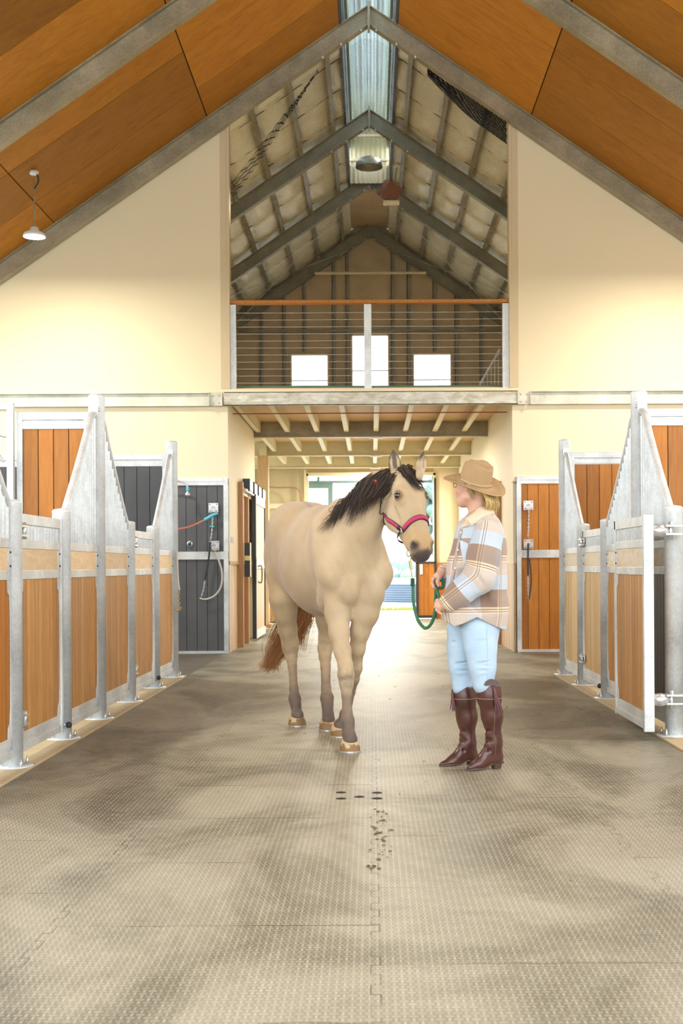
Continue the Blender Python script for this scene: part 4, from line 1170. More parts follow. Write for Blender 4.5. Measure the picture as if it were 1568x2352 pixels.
def strap(m, pts, nrm, width, th, closed=False, r=.5):
    """flat band through pts, lying against a surface with outward normals nrm"""
    n = len(pts); vs = []
    for i in range(n):
        a = pts[(i-1) % n] if closed else pts[max(i-1, 0)]; b = pts[(i+1) % n] if closed else pts[min(i+1, n-1)]
        t = _n(b-a); N = nrm[i] - t*(nrm[i]@t); N = _n(N); w = np.cross(t, N)*width/2
        p = pts[i]
        vs += [p-w, p-w*.92+N*th, p+w*.92+N*th, p+w]
    fs = []
    for i in range(n if closed else n-1):
        j = (i+1) % n
        for k in range(4): fs.append((4*i+k, 4*i+(k+1) % 4, 4*j+(k+1) % 4, 4*j+k))
    if not closed: fs += [(3, 2, 1, 0), (4*n-4, 4*n-3, 4*n-2, 4*n-1)]
    m.add(vs, fs, r, True); return m

def surf_point(sc, o, d, far=.5):
    """where the ray from o (inside) along d leaves the sculpt, and the outward normal there"""
    t = np.linspace(0, far, 60); X = o + t[:, None]*d; v = sc.at(X)
    if not (v > 0).any(): return o + d*min(far, .12), _n(d)
    k = int(np.argmax(v > 0))
    f = 0.
    if k > 0: f = float(v[k]/(v[k]-v[k-1]+1e-9))
    p = X[k] - d*(t[1]-t[0])*f; e = .003
    q = sc.at(np.concatenate([p+np.eye(3)*e, p-np.eye(3)*e])).astype(float); g = q[:3]-q[3:]
    return p, _n(g)
# ---------------------------------------------------------------- the horse
H = Sculpt()
u = _n((.34, -.94, 0)); l = np.array([-u[1], u[0], 0]); l = -l if l[0] < 0 else l   # forward; l = to the picture's right (horse's left)
Z = np.array([0, 0, 1.])
F0 = np.array([-.155, 8.45, 0])            # ground point under the shoulders
def B(f, s, z): return F0 + u*f + l*s + Z*z     # body frame: forward, sideways (+ picture right), height
# trunk
H.cap(B(-.10, 0, 1.20), B(-.55, 0, 1.19), .315, .36, .08, l, .77)
H.cap(B(-.55, 0, 1.20), B(-.95, 0, 1.23), .36, .325, .08, l, .77)
H.cap(B(-.15, 0, 1.46), B(-.75, 0, 1.44), .115, .125, .14, l, .8)          # back line
H.cap(B(.02, 0, 1.50), B(-.16, 0, 1.505), .085, .095, .12, l, .7)           # withers
# hindquarters
H.ell(B(-1.10, 0, 1.36), (.33, .235, .275), .10, np.array([u, l, Z]))
H.ell(B(-1.05, .10, 1.47), (.22, .13, .155), .12, np.array([u, l, Z]))
H.ell(B(-1.05, -.10, 1.47), (.22, .13, .155), .12, np.array([u, l, Z]))
H.ell(B(-1.28, .09, 1.22), (.20, .14, .26), .10, np.array([u, l, Z]))
H.ell(B(-1.28, -.09, 1.22), (.20, .14, .26), .10, np.array([u, l, Z]))
# shoulders and breast
for s in (-1, 1):
    H.cap(B(-.10, s*.115, 1.42), B(.15, s*.125, 1.12), .115, .13, .09)
    H.ell(B(.21, s*.080, 1.03), (.115, .085, .125), .022, np.array([u, l, Z]))
    H.cap(B(.14, s*.115, 1.10), B(-.02, s*.125, .95), .105, .09, .05)
    H.cap(B(-.02, s*(.155 if s < 0 else .13), 1.36), B(.10, s*(.165 if s < 0 else .135), 1.14), .05, .055, .07)
H.cap(B(.11, 0, 1.22), B(.13, 0, 1.02), .15, .11, .06)
H.cap(B(.05, 0, .95), B(-.25, 0, .91), .09, .10, .10)
H.cap(B(.335, 0, 1.10), B(.285, 0, .90), .010, .024, .06, op='-')
# flank muscles in front of the stifles
# head frame
hf = _n((.50, -.866, 0)); hl = np.array([.866, .50, 0])     # head facing / to picture right
C1 = np.array([.266, 7.87, 1.622])                          # middle of the forehead
ha = _n(hf*.37 + hl*.02 - Z*.93)                                    # down the nose
hn = _n(hf*.93 + Z*.37)                                    # out of the face
def Hd(a, s, n): return C1 + ha*(a*.83 if a > 0 else a) + hl*s + hn*n
RH = np.array([ha, hl, hn])
# neck
pollb = Hd(-.13, 0, -.16)
n0 = B(.04, 0, 1.27); n1 = B(.20, .02, 1.43); n2 = (n1*.55+pollb*.45) + np.array([-.02, 0, .03])
H.cap(n0, n1, .255, .185, .10, l, .62)
H.cap(n1, n2, .185, .135, .10, l, .62)
H.cap(n2, pollb, .135, .095, .07, hl, .70)
H.cap(B(-.12, 0, 1.50), B(.14, .0, 1.565), .085, .075, .10, l, .6)            # crest
H.cap(B(.14, 0, 1.565), n2 + Z*.13, .075, .060, .08, l, .6)
H.cap(n2 + Z*.13, pollb+Z*.06, .060, .050, .06, hl, .7)
H.cap(B(.22, .01, 1.14), n1 + np.array([.06, -.05, -.12]), .075, .060, .06)
# skull
H.ell(Hd(-.05, 0, -.085), (.150, .088, .088), .04, RH)                       # brain case and forehead
H.cap(Hd(.02, 0, -.055), Hd(.36, 0, -.055), .078, .056, .05, hl, 1.0)         # nose bridge
H.cap(Hd(.02, 0, -.03), Hd(.34, 0, -.028), .035, .028, .04, hl, 1.5)
for s in (-1, 1):
    H.ell(Hd(.060, s*.060, -.180), (.125, .036, .118), .014, RH)              # round cheek
    H.cap(Hd(-.03, s*.076, -.035), Hd(.04, s*.078, -.040), .032, .028, .022)     # orbit
    H.cap(Hd(.045, s*.090, -.075), Hd(.25, s*.052, -.085), .018, .012, .03)    # cheek ridge
    H.cap(Hd(.12, s*.045, -.175), Hd(.36, s*.028, -.13), .052, .030, .05)      # lower jaw bars
H.cap(Hd(.18, 0, -.10), Hd(.40, 0, -.085), .066, .052, .05, hl, .95)
H.ell(Hd(.415, 0, -.062), (.078, .060, .062), .04, RH)                        # muzzle
H.ell(Hd(.455, 0, -.080), (.050, .054, .052), .03, RH)                        # upper lip
H.ell(Hd(.440, 0, -.135), (.045, .036, .032), .02, RH)                        # chin
for s in (-1, 1):
    H.cap(Hd(.385, s*.050, -.030), Hd(.43, s*.056, -.052), .026, .020, .025)   # nostril wings
H.cap(Hd(.475, -.05, -.118), Hd(.475, .05, -.118), .006, .006, .010, op='-')  # mouth line
for s in (-1, 1):
    H.cap(Hd(.475, s*.045, -.118), Hd(.40, s*.056, -.122), .006, .004, .010, op='-')
    H.ell(Hd(.405, s*.066, -.034), (.022, .018, .011), .010, RH, op='-')       # nostrils
    H.cap(Hd(.085, s*.098, -.10), Hd(.16, s*.085, -.10), .010, .008, .02, op='-')
# eyes sit on the skin, half covered by the lids
eyes = []
for s in (-1, 1):
    p_, n_ = surf_point(H, Hd(.006, 0, -.10), _n(hl*s*.90 + hn*.62), .3); eyes.append((p_, n_))
for p_, n_ in eyes:
    up_ = _n(-ha - n_*(-ha@n_)); sd2 = np.cross(up_, n_)
    def ep(a_, b_, c_): return p_ + sd2*a_ + up_*b_ + n_*c_
    H.chain([(ep(-.032, -.006, -.004), .004), (ep(-.014, .016, .004), .007), (ep(.012, .015, .004), .007), (ep(.030, -.004, -.004), .004)], .008)
    H.chain([(ep(-.030, -.008, -.004), .003), (ep(-.010, -.018, .001), .005), (ep(.012, -.017, .001), .005), (ep(.030, -.006, -.004), .003)], .008)
# ears
ears = []
for s in (-1, 1):
    b = P(909, 1082, 7.97) if s < 0 else P(966, 1083, 7.90)
    tip = P(904, 1031, 7.94) if s < 0 else P(974, 1037, 7.90)
    dirv = _n(tip-b); Le = float(np.linalg.norm(tip-b))
    fo = _n(np.array([.05, -1, 0])) if s < 0 else _n(np.array([.75, -.5, 0]))
    sd_ = _n(np.cross(fo, dirv))
    ears.append((b, dirv, fo, sd_, Le))
    H.cap(b - dirv*.03, b+dirv*Le*.30, .030, .037, .02, fo, .75)
    H.cap(b+dirv*Le*.30, b+dirv*Le*.55, .037, .033, .015, fo, .7)
    H.cap(b+dirv*Le*.55, tip, .033, .004, .012, fo, .7)
    H.cap(b + dirv*Le*.10 + fo*.030, b + dirv*Le*.50 + fo*.026, .017, .021, .006, sd_, .95, op='-')
    H.cap(b + dirv*Le*.50 + fo*.026, b + dirv*Le*.85 + fo*.012, .021, .007, .006, op='-')
# legs ---------------------------------------------------------
def leg(pts, k=.03, sq=None, f=1.0): H.chain(pts, k, sq, f)
# right fore (picture left), stepping forward
kn = P(793, 1550, 8.08); ft = P(796, 1655, 8.01); pa_ = P(799, 1688, 7.965)
leg([(P(776, 1365, 8.30), .105), (P(775, 1410, 8.25), .078), (P(778, 1452, 8.20), .061), (P(785, 1495, 8.14), .049), (P(791, 1525, 8.10), .049)], .04)
leg([(P(792, 1530, 8.09), .047), (kn, .052), (P(794, 1572, 8.06), .043), (P(794, 1594, 8.04), .031), (P(795, 1634, 8.015), .031), (ft, .042), (P(797, 1667, 8.01), .039), (pa_, .040)], .018)
H.ell(P(786, 1548, 8.03), (.022, .022, .035), .015); H.ell(P(800, 1545, 8.03), (.022, .022, .035), .015)
H.cap(P(795, 1600, 8.085), P(796, 1640, 8.06), .015, .017, .015)
H.ell(P(797, 1658, 8.055), (.03, .03, .035), .02)
foot1 = (P(802, 1726, 7.955), pa_)
# left fore, behind, flexed
leg([(P(846, 1370, 8.28), .100), (P(839, 1410, 8.29), .080), (P(826, 1450, 8.31), .060), (P(819, 1490, 8.34), .047), (P(816, 1515, 8.36), .042)], .04)
leg([(P(816, 1518, 8.36), .042), (P(815, 1534, 8.36), .044), (P(811, 1560, 8.40), .035), (P(804, 1590, 8.48), .028), (P(796, 1628, 8.60), .028), (P(791, 1640, 8.64), .038), (P(783, 1664, 8.66), .034)], .018)
foot2 = (P(779, 1692, 8.66), P(783, 1664, 8.67))
# right hind (picture left)
leg([(P(660, 1330, 9.47), .165), (P(652, 1375, 9.40), .100), (P(655, 1410, 9.42), .072), (P(660, 1445, 9.48), .060), (P(665, 1475, 9.54), .052), (P(666, 1490, 9.55), .056)], .06)
leg([(P(666, 1492, 9.56), .054), (P(668, 1508, 9.54), .044), (P(670, 1530, 9.50), .032), (P(673, 1580, 9.39), .031), (P(675, 1604, 9.34), .044), (P(677, 1618, 9.31), .038), (P(680, 1638, 9.28), .040)], .018)
H.cap(P(672, 1540, 9.53), P(674, 1590, 9.42), .014, .016, .015)
H.cap(P(661, 1478, 9.63), P(664, 1512, 9.60), .032, .026, .03)
foot3 = (P(681, 1667, 9.25), P(681, 1640, 9.28))
# left hind
leg([(P(745, 1330, 9.30), .165), (P(744, 1375, 9.22), .100), (P(748, 1420, 9.27), .064), (P(746, 1460, 9.33), .052)], .06)
leg([(P(746, 1465, 9.34), .052), (P(745.5, 1488, 9.35), .055), (P(745, 1508, 9.32), .044), (P(746, 1530, 9.27), .036), (P(747, 1580, 9.17), .034), (P(749, 1603, 9.11), .047), (P(750, 1618, 9.08), .040), (P(751, 1642, 9.04), .042)], .018)
H.cap(P(738, 1468, 9.42), P(742, 1508, 9.39), .030, .025, .03)
foot4 = (P(752, 1677, 9.0), P(752, 1644, 9.04))

for gd, tp in (foot1, foot2, foot3, foot4):
    H.cap(tp, np.array([gd[0], gd[1]+.008, .078]), .040, .047, .015)
hv, hfaces = H.mesh(.0088)
BODY_C = np.array([.50, .375, .22]); LIGHT = np.array([.65, .52, .35]); GREY = np.array([.14, .11, .095]); GOLD = np.array([.56, .36, .16]); DARKM = np.array([.045, .035, .03])
def mixc(a, b, t): return a*(1-t[:, None]) + b*t[:, None]
def fbm(V, f, seed=0):
    """cheap smooth noise from sines"""
    r = np.random.RandomState(seed); o = np.zeros(len(V))
    for i in range(6):
        w = r.randn(3)*f*(1.35**i); o += np.sin(V@w + r.rand()*6.28)/1.3**i
    return o/3
knee_z = .56
def coat(V):
    c = np.tile(BODY_C, (len(V), 1))
    n = fbm(V, 6, 3); c = mixc(c, LIGHT, np.clip(.35+.45*n, 0, 1)); c = c*(1 + .05*fbm(V, 45, 12)[:, None])
    z = V[:, 2]
    # paler belly side of the neck and breast
    # legs shade to slate below the knees
    t = 1-sstep(.16, .60, z + .07*fbm(V, 16, 5)); c = mixc(c, GREY, t*.86)
    c = mixc(c, np.array([.36, .24, .14]), (1-sstep(.2, .5, z))*np.clip(.3+.6*fbm(V, 14, 9), 0, 1)*.45); c = mixc(c, GREY*.62, (1-sstep(.16, .27, z))*np.clip(.6+.5*fbm(V, 22, 2), 0, 1)*.75)
    t2 = (1-sstep(.45, .8, z))*.25*(fbm(V, 14, 8) > .25); c = mixc(c, GREY, t2)
    # head
    L = (V-C1); a = L@ha; a = np.where(a > 0, a/.83, a); s = L@hl; nn = L@hn
    head = sstep(-.3, -.2, a)*sstep(-.32, -.2, nn)*(1-sstep(.22, .3, np.abs(s)))*(z > 1.1)*(V[:, 1] < 8.15)
    t = head*sstep(.22, .36, a)*.7; c = mixc(c, GOLD, t)
    nz = np.minimum(np.linalg.norm(np.stack([a-.41, (np.abs(s)-.060)*1.2, nn+.035], 1), axis=1), 9)
    t = head*(1-sstep(.022, .055, nz)); c = mixc(c, DARKM*2.2, t)
    t = head*sstep(.425, .475, a + .010*fbm(V, 60, 2)); c = mixc(c, DARKM*2.0, t)
    t = head*sstep(-.105, -.135, nn)*sstep(.36, .42, a); c = mixc(c, GREY, np.clip(t, 0, 1))
    for p_, n_ in eyes:
        ed = np.linalg.norm(V-p_, axis=1); c = mixc(c, DARKM*1.5, 1-sstep(.028, .042, ed)); c = mixc(c, GOLD*.8, (1-sstep(.035, .07, ed))*(.45 if p_ is eyes[0][0] else .1))
    # ears: dark tips and rims
    for i, (b, dv, fo, sd_, Le) in enumerate(ears):
        q = V-b; h_ = q@dv; rr = np.linalg.norm(q-h_[:, None]*dv, axis=1); m_ = (rr < .06)*(h_ > .0)
        c = mixc(c, DARKM*1.3, m_*sstep(Le*.62, Le*.95, h_ + np.abs(q@sd_)*.9))
        rim = np.abs(q@sd_)/np.maximum(.034*(1-np.clip(h_/Le-.5, 0, 1)*1.7), .004)
        c = mixc(c, DARKM*1.5, m_*sstep(.78, 1.0, rim)*sstep(-.01, .005, q@fo)*(.9 if i == 0 else .15))
        c = mixc(c, DARKM*1.5, m_*(q@fo > -.004)*(np.abs(q@sd_) < .013)*(h_ > .02)*(.8 if i == 0 else .35))
    # darker dock shading hair along the spine (dorsal stripe)
    q = V-F0; sd = np.abs(q@l); fz = (q@u)
    t = (1-sstep(.01, .035, sd))*(fz < -.1)*(fz > -1.3)*sstep(1.50, 1.56, z); c = mixc(c, GREY*2.2, t*.6)
    return np.clip(c, 0, 1)
t = NT('buckskin_coat'); v = t.coord()
fur = t.noise(t.coord(scale=(90, 90, 40)), 3.2, 4, .6)
fur2 = t.noise(v, 38, 4, .6)
cc = t.attr('coat', 'Color')
dk = t.mix(1, cc, (.84, .80, .76), 'MULTIPLY')
t.set(Base_Color=t.mix(t.ramp(fur, [(.2, 0), (.8, 1)]), dk, cc), Roughness=.62, Sheen_Weight=.25)
t.b.inputs['Sheen Roughness'].default_value = .4
t.b.inputs['Specular IOR Level'].default_value = .3
t.bump(t.math('ADD', fur, t.math('MULTIPLY', fur2, .6)), .35, .004); M['coat'] = t.m
horse = thing('horse', 'buckskin horse with dark mane wearing a pink halter, standing in the aisle', 'horse', (F0[0], F0[1], 0))
skin_object('body', hv, hfaces, M['coat'], horse, coat)

# hooves with shoes
t = NT('hoof_horn'); v = t.coord(); n = t.noise(v, 18, 5, .6)
zz = t.node('SeparateXYZ'); t.lk(v, zz.inputs[0])
mud = t.math('LESS_THAN', t.math('ADD', zz.outputs[2], t.math('MULTIPLY', n, -.09)), .0)
mudm = t.ramp(t.math('ADD', t.math('MULTIPLY', zz.outputs[2], -9), t.math('MULTIPLY', n, 1.4)), [(.20, 0), (.30, 1)])
t.set(Base_Color=t.mix(mudm, (.56, .42, .24), (.24, .14, .06)), Roughness=.6); t.bump(n, .5, .004); M['hoof'] = t.m
def hoof(ground, top, yaw, tilt=0, r=.066):
    f = np.array([math.sin(yaw), -math.cos(yaw), 0]); g = np.array([ground[0], ground[1], ground[2]])
    w = np.array([-f[1], f[0], 0]); 
    def tr(p):  # local (side, forward, up)
        x, y, z_ = p
        y2 = y*math.cos(tilt) + z_*math.sin(tilt)*0 ; z2 = z_ + (-y)*math.sin(tilt)*.9 if tilt else z_
        return g + w*x + f*y2 + Z*z2
    hh = .086
    m = MB(); n = 28; vs = []; rows = 7
    for j in range(rows):
        t_ = j/(rows-1); z_ = .008 + (hh-.008)*t_
        rr = r*(1.0 - .27*t_) + .003*math.sin(t_*PI)
        for k in range(n):
            a = 2*PI*k/n; ca, sa = math.cos(a), math.sin(a)
            y = rr*sa*(1.06 if sa > 0 else .85) - .022*t_
            vs.append(tr((rr*ca*(1-.06*(sa < 0)), y - .01, z_)))
    fs = [(j*n+k, j*n+(k+1) % n, (j+1)*n+(k+1) % n, (j+1)*n+k) for j in range(rows-1) for k in range(n)]
    m.add(vs, fs, .5, True); m.add(vs[:n], [tuple(range(n-1, -1, -1))]); m.add(vs[-n:], [tuple(range(n))])
    o = m.build('hoof', M['hoof'], horse)
    ms = MB(); vs = []
    for k in range(22):
        a = -1.2 + (PI+2.4)*k/21; ca, sa = math.cos(a), math.sin(a)
        for rr, z_ in ((r*1.02, 0), (r*1.02, .009), (r*.72, .009), (r*.72, 0)):
            vs.append(tr((rr*ca, rr*sa*(1.06 if sa > 0 else .9)-.01, z_)))
    fs = [(4*i+k, 4*i+(k+1) % 4, 4*i+4+(k+1) % 4, 4*i+4+k) for i in range(21) for k in range(4)] + [(3, 2, 1, 0), (84, 85, 86, 87)]
    ms.add(vs, fs, .5); ms.build('horseshoe', M['chrome'], o)
hoof(foot1[0]*np.array([1, 1, 0]), foot1[1], .15)
hoof(foot2[0]*np.array([1, 1, 0]), foot2[1], .30)
hoof(foot3[0]*np.array([1, 1, 0]), foot3[1], .2)
hoof(foot4[0]*np.array([1, 1, 0]), foot4[1], .15)

# eyes
em = NT('horse_eye'); em.set(Base_Color=(.018, .010, .007), Roughness=.04); em.b.inputs['Coat Weight'].default_value = 1
for p_, n_ in eyes:
    MB().ball(p_ - n_*.0095, .0250, 24).build('eye', em.m, horse)

# hair: locks of tapered strands
def strands(m, roots, r0=.004, n=5, r=None):
    for pts, w in roots:
        pp = smooth_path(pts, 4); k = len(pp)
        m.tube(pp, [max(.0006, w*(1-(i/(k-1))**1.6)) for i in range(k)], n, rng.rand() if r is None else r, caps=False, flat=.45)
def hair_mat(name, a, b, rough=.5):
    t = NT(name); t.set(Base_Color=t.mix(t.attr('rnd'), a, b), Roughness=rough); t.b.inputs['Specular IOR Level'].default_value = .3; return t.m
M['mane'] = hair_mat('dark_mane', (.022, .017, .015), (.11, .070, .045))
M['tailhair'] = hair_mat('chestnut_tail', (.20, .075, .025), (.50, .25, .10))
# crest line from poll to withers
crest = smooth_path([Hd(-.185, 0, -.07), pollb+Z*.095, n2+Z*.175, B(.20, 0, 1.625), B(.02, 0, 1.59)], 20)
m = MB(); N_ = len(crest)
def mane_lock(q, L, lean, lift):
    c0 = crest[min(int(q*(N_-1)), N_-1)]; side = -l if q > .25 else _n(-hl*(1-q*4) - l*q*4)
    st = c0 + side*.01 + Z*.01*rng.rand()
    pts = [st]
    for f in (.12, .4, .72, 1.0):
        o = c0 - Z*(.03 + L*f) + lean*f*f
        p_, n_ = surf_point(H, o - side*.02, side, .26)
        pts.append(p_ + n_*(.006+lift*(.5+f)))
    return pts
for k in range(70):                                   # clumps, each of a few locks
    q = k/69*.93; L = .235 + .03*math.sin(k*2.1) + .02*rng.randn()
    if q < .30: L = .13 + .25*q
    if q > .55: L *= .42
    if k in (66, 67, 68): L = .16
    lean = np.array([-.06 - .17*max(0, 1-q/.45), 0, 0]) - u*(.05 if q < .3 else 0) + u*.02*rng.randn()
    for j in range(3):
        base = mane_lock(min(.95, max(0, q+.012*rng.randn())), L*(1+.05*rng.randn()), lean+u*.01*rng.randn(), .006+.005*rng.rand())
        for i in range(6):
            o_ = rng.randn(3)*.007
            strands(m, [([p+o_*(1+.9*t_*rng.rand()) for t_, p in enumerate(base)], .0030+.0015*rng.rand())], n=4)
m.build('mane', M['mane'], horse)
# forelock falls over the forehead toward the far eye
m = MB()
for i in range(55):
    s = rng.uniform(-.040, .055); st = Hd(-.20+.03*rng.rand(), s, -.035-.04*rng.rand()) + Z*.008
    L = .12+.08*rng.rand()
    sp_ = .012 + s*.75 + .035*rng.rand()
    pts = [st]
    for t_ in (.12, .35, .65, 1.0):
        ss = s + (sp_-s)*t_**.8 + .008*math.sin(i*1.3+t_*3)
        p_, nn_ = surf_point(H, Hd(-.20 + L*t_, ss*.8, -.09), _n(hn + hl*ss*2.5), .3)
        pts.append(p_ + nn_*(.006+.010*rng.rand()))
    for j in range(6):
        o_ = rng.randn(3)*.0065; strands(m, [([p+o_*(1+.5*k*rng.rand()) for k, p in enumerate(pts)], .0036+.0015*rng.rand())], n=4)
m.build('forelock', M['mane'], horse)
# tail: hangs behind the hind leg and swings to the picture left
m = MB()
dock = B(-1.42, 0, 1.44)
H2 = [dock, B(-1.56, -.02, 1.25), P(700, 1370, 10.05), P(688, 1430, 10.05)]
for i in range(760):
    j = rng.randn(3)*.035; sp = rng.rand()
    if sp < .72:
        e = P(592+20*rng.rand()**.7, 1536-8*rng.rand(), 9.95) + rng.randn(3)*[.02, .05, .02] + np.array([.10*rng.rand()**1.5, 0, -.0])
        pts = [dock+j*.5, B(-1.55, 0, 1.22)+j, P(690, 1390, 10.0)+j*1.3, P(668, 1440, 9.98)+j*1.5, P(636, 1490, 9.97)+j*1.2, e]
    else:
        pts = [dock+j*.5, B(-1.55, .03, 1.22)+j, P(696, 1380, 10.0)+j*1.3, P(690, 1430, 10.0)+j*1.3, P(686, 1460+30*rng.rand(), 10.0)+j]
    strands(m, [(pts, .0026)], n=4)
m.build('tail', M['tailhair'], horse)

# ---------------------------------------------------------------- halter
M['pink'] = simple('raspberry_webbing', (.50, .035, .12), .7, var=.1, scale=30, bump=.3, bscale=400)
M['leather'] = simple('black_leather', (.022, .018, .017), .4)
M['redstrap'] = simple('red_crown_piece', (.38, .06, .05), .6)
halter = thing('halter', 'raspberry pink and black halter on the horse head with steel fittings', 'halter', C1)
def head_path(ctrl, far=.3, n=10):
    """ctrl: (along, side, outwards) hints; each is pushed to the skin from the head axis"""
    pts = []; nr = []
    for c in smooth_path([np.array(q, float) for q in ctrl], n):
        ax_ = Hd(c[0], 0, -.085 - (.03 if c[0] < .25 else 0)); tgt = Hd(*c); d = _n(tgt-ax_)
        p_, n_ = surf_point(H, ax_, d, far); pts.append(p_+n_*.003); nr.append(_n(d*.6+n_*.4))
    return pts, nr
def ring(m, c, nrm, upv, w, h, r=.0032):
    nrm = _n(nrm); up = _n(upv - nrm*(upv@nrm)); sd_ = np.cross(up, nrm)
    q = [c+up*h+sd_*w*.6, c+up*h*.6+sd_*w, c-up*h*.6+sd_*w, c-up*h+sd_*w*.6, c-up*h-sd_*w*.6, c-up*h*.6-sd_*w, c+up*h*.6-sd_*w, c+up*h-sd_*w*.6]
    m.tube(smooth_path(q+[q[0]], 4), r, 8, caps=False)
for s, far in ((-1, .3), (1, .3)):
    # junction ring on the cheek
    jr, jn = surf_point(H, Hd(.245, 0, -.10), _n(hl*s - hn*.25), .3)
    # cheek piece
    pts, nr = head_path([(.235, s*.08, -.115), (.16, s*.10, -.155), (.09, s*.10, -.21), (.045, s*.09, -.245)])
    m = MB(); strap(m, pts, nr, .026, .004); cp_ = m.build('cheek_piece', M['pink'], halter)
    for a_, b_ in ((0, 5), (len(pts)-5, len(pts))):
        m = MB(); strap(m, [p+n*.003 for p, n in zip(pts[a_:b_], nr[a_:b_])], nr[a_:b_], .029, .003); m.build('leather_keeper', M['leather'], cp_)
    m = MB(); strap(m, [p-n*.001 for p, n in zip(pts, nr)], nr, .033, .003); m.build('leather_backing', M['leather'], cp_)
    # crown strap up behind the ear
    pts2, nr2 = head_path([(.045, s*.085, -.25), (-.01, s*.09, -.225), (-.06, s*.09, -.205), (-.11, s*.085, -.185), (-.16, s*.06, -.165), (-.20, s*.0, -.15)], .16)
    k1 = int(len(pts2)*.45)
    pts2 = [p+n*.022 for p, n in zip(pts2, nr2)]; m = MB(); strap(m, pts2[:k1+1], nr2[:k1+1], .022, .005); m.build('crown_billet', M['leather'], halter)
    m = MB(); strap(m, [p+n*.016 for p, n in zip(pts2[k1:], nr2[k1:])], nr2[k1:], .024, .004); m.build('crown_piece', M['redstrap'], halter)
    m = MB(); ring(m, jr+jn*.006, jn, ha, .014, .018); m.build('square_ring', M['chrome'], halter)
    m = MB(); ring(m, pts2[0]+nr2[0]*.006, nr2[0], Z, .013, .016); m.build('oval_ring', M['chrome'], halter)
    m = MB(); ring(m, pts2[k1]+nr2[k1]*.010, nr2[k1], Z, .012, .015); m.tube([pts2[k1]+nr2[k1]*.012-Z*.014, pts2[k1]+nr2[k1]*.014+Z*.02], .002, 6); m.build('buckle', M['chrome'], halter)
pts, nr = head_path([(.255, -.085, -.10), (.235, -.075, -.04), (.215, -.045, .0), (.205, 0, .01), (.215, .045, 0), (.235, .075, -.04), (.255, .085, -.10)])
m = MB(); strap(m, [p+n*.003 for p, n in zip(pts[4:-4], nr[4:-4])], nr[4:-4], .026, .004); nb = m.build('noseband', M['pink'], halter)
m = MB(); strap(m, pts, nr, .034, .003); m.build('leather_backing', M['leather'], nb)
pts, nr = head_path([(.255, -.08, -.11), (.29, -.05, -.17), (.31, 0, -.20), (.29, .05, -.17), (.255, .08, -.11)])
pts = [p+n*.012 for p, n in zip(pts, nr)]
m = MB(); strap(m, pts, nr, .016, .003); m.build('chin_strap', M['leather'], halter)
chin = pts[len(pts)//2]
pts, nr = head_path([(.045, -.09, -.25), (.10, -.06, -.28), (.12, 0, -.30), (.10, .06, -.28), (.045, .09, -.25)], .4)
m = MB(); strap(m, pts, nr, .016, .003); m.build('throat_strap', M['leather'], halter)
# ---------------------------------------------------------------- the person
person = thing('person', 'person in tan hat, plaid jacket, light jeans and tall brown boots facing the horse', 'person', (.62, 7.29, 0))
fd = _n((-.82, .57, 0)); fs = np.array([fd[1], -fd[0], 0]); fs = fs if fs[1] < 0 else -fs       # face direction; fs = towards the viewer side
HC = P(1086, 1119, 7.27)
tiltup = _n(Z*1.0 - fd*.10); ff = _n(fd + Z*.10)
def Hf(f, s, z): return HC + ff*f + fs*s + tiltup*z
RF = np.array([ff, fs, tiltup])
W = Sculpt()
W.ell(Hf(-.008, 0, .022), (.098, .076, .100), .02, RF)
W.ell(Hf(.030, 0, -.040), (.062, .058, .070), .03, RF)
W.cap(Hf(.058, -.012, -.098), Hf(.058, .012, -.098), .020, .020, .03)                           # chin
for s in (-1, 1):
    W.cap(Hf(.055, s*.015, -.095), Hf(-.012, s*.056, -.060), .017, .018, .03)                    # jaw
    W.ell(Hf(.060, s*.036, -.028), (.026, .024, .024), .02, RF)                                  # cheek
    W.ell(Hf(.080, s*.031, .008), (.016, .017, .010), .012, RF, op='-')
    W.cap(Hf(-.012, s*.074, .018), Hf(-.006, s*.076, -.022), .012, .008, .008, fs, .5)           # ear
W.cap(Hf(.088, 0, .006), Hf(.104, 0, -.030), .008, .012, .014)                                  # nose
for s in (-1, 1): W.ell(Hf(.094, s*.012, -.034), (.011, .008, .008), .008, RF)
W.cap(Hf(.086, -.015, -.060), Hf(.086, .015, -.060), .007, .007, .006); W.cap(Hf(.084, -.013, -.072), Hf(.084, .013, -.072), .008, .008, .006)
W.cap(Hf(.070, -.03, .032), Hf(.070, .03, .032), .014, .014, .02)
NB = P(1100, 1205, 7.29)
W.cap(Hf(-.030, 0, -.045), NB, .052, .060, .03)
# trunk and limbs under the clothes
W.cap(P(1108, 1225, 7.29), P(1100, 1330, 7.30), .095, .090, .06, (0, 1, 0), 1.35)
W.cap(P(1100, 1330, 7.30), P(1095, 1425, 7.31), .090, .100, .06, (0, 1, 0), 1.3)
W.cap(P(1112, 1215, 7.44), P(1118, 1222, 7.12), .045, .045, .05)
sh_n, el_n, wr_n = P(1118, 1226, 7.08), P(1099, 1336, 7.05), P(1019, 1392, 7.10)
sh_f, el_f, wr_f = P(1100, 1222, 7.47), P(1068, 1330, 7.56), P(1015, 1313, 7.38)
W.chain([(sh_n, .048), (el_n, .038), (wr_n, .024)], .02); W.chain([(sh_f, .048), (el_f, .038), (wr_f, .024)], .02)
hipn, knn, ann = P(1100, 1440, 7.22), P(1107, 1545, 7.20), P(1131, 1702, 7.25)
hipf, knf, anf = P(1064, 1440, 7.40), P(1058, 1545, 7.40), P(1071, 1702, 7.43)
W.chain([(hipn, .078), (knn, .048), (ann, .026)], .03); W.chain([(hipf, .072), (knf, .046), (anf, .026)], .03)
W.cap(ann, P(1134, 1742, 7.27), .026, .022, .02); W.cap(anf, P(1077, 1740, 7.45), .026, .022, .02)
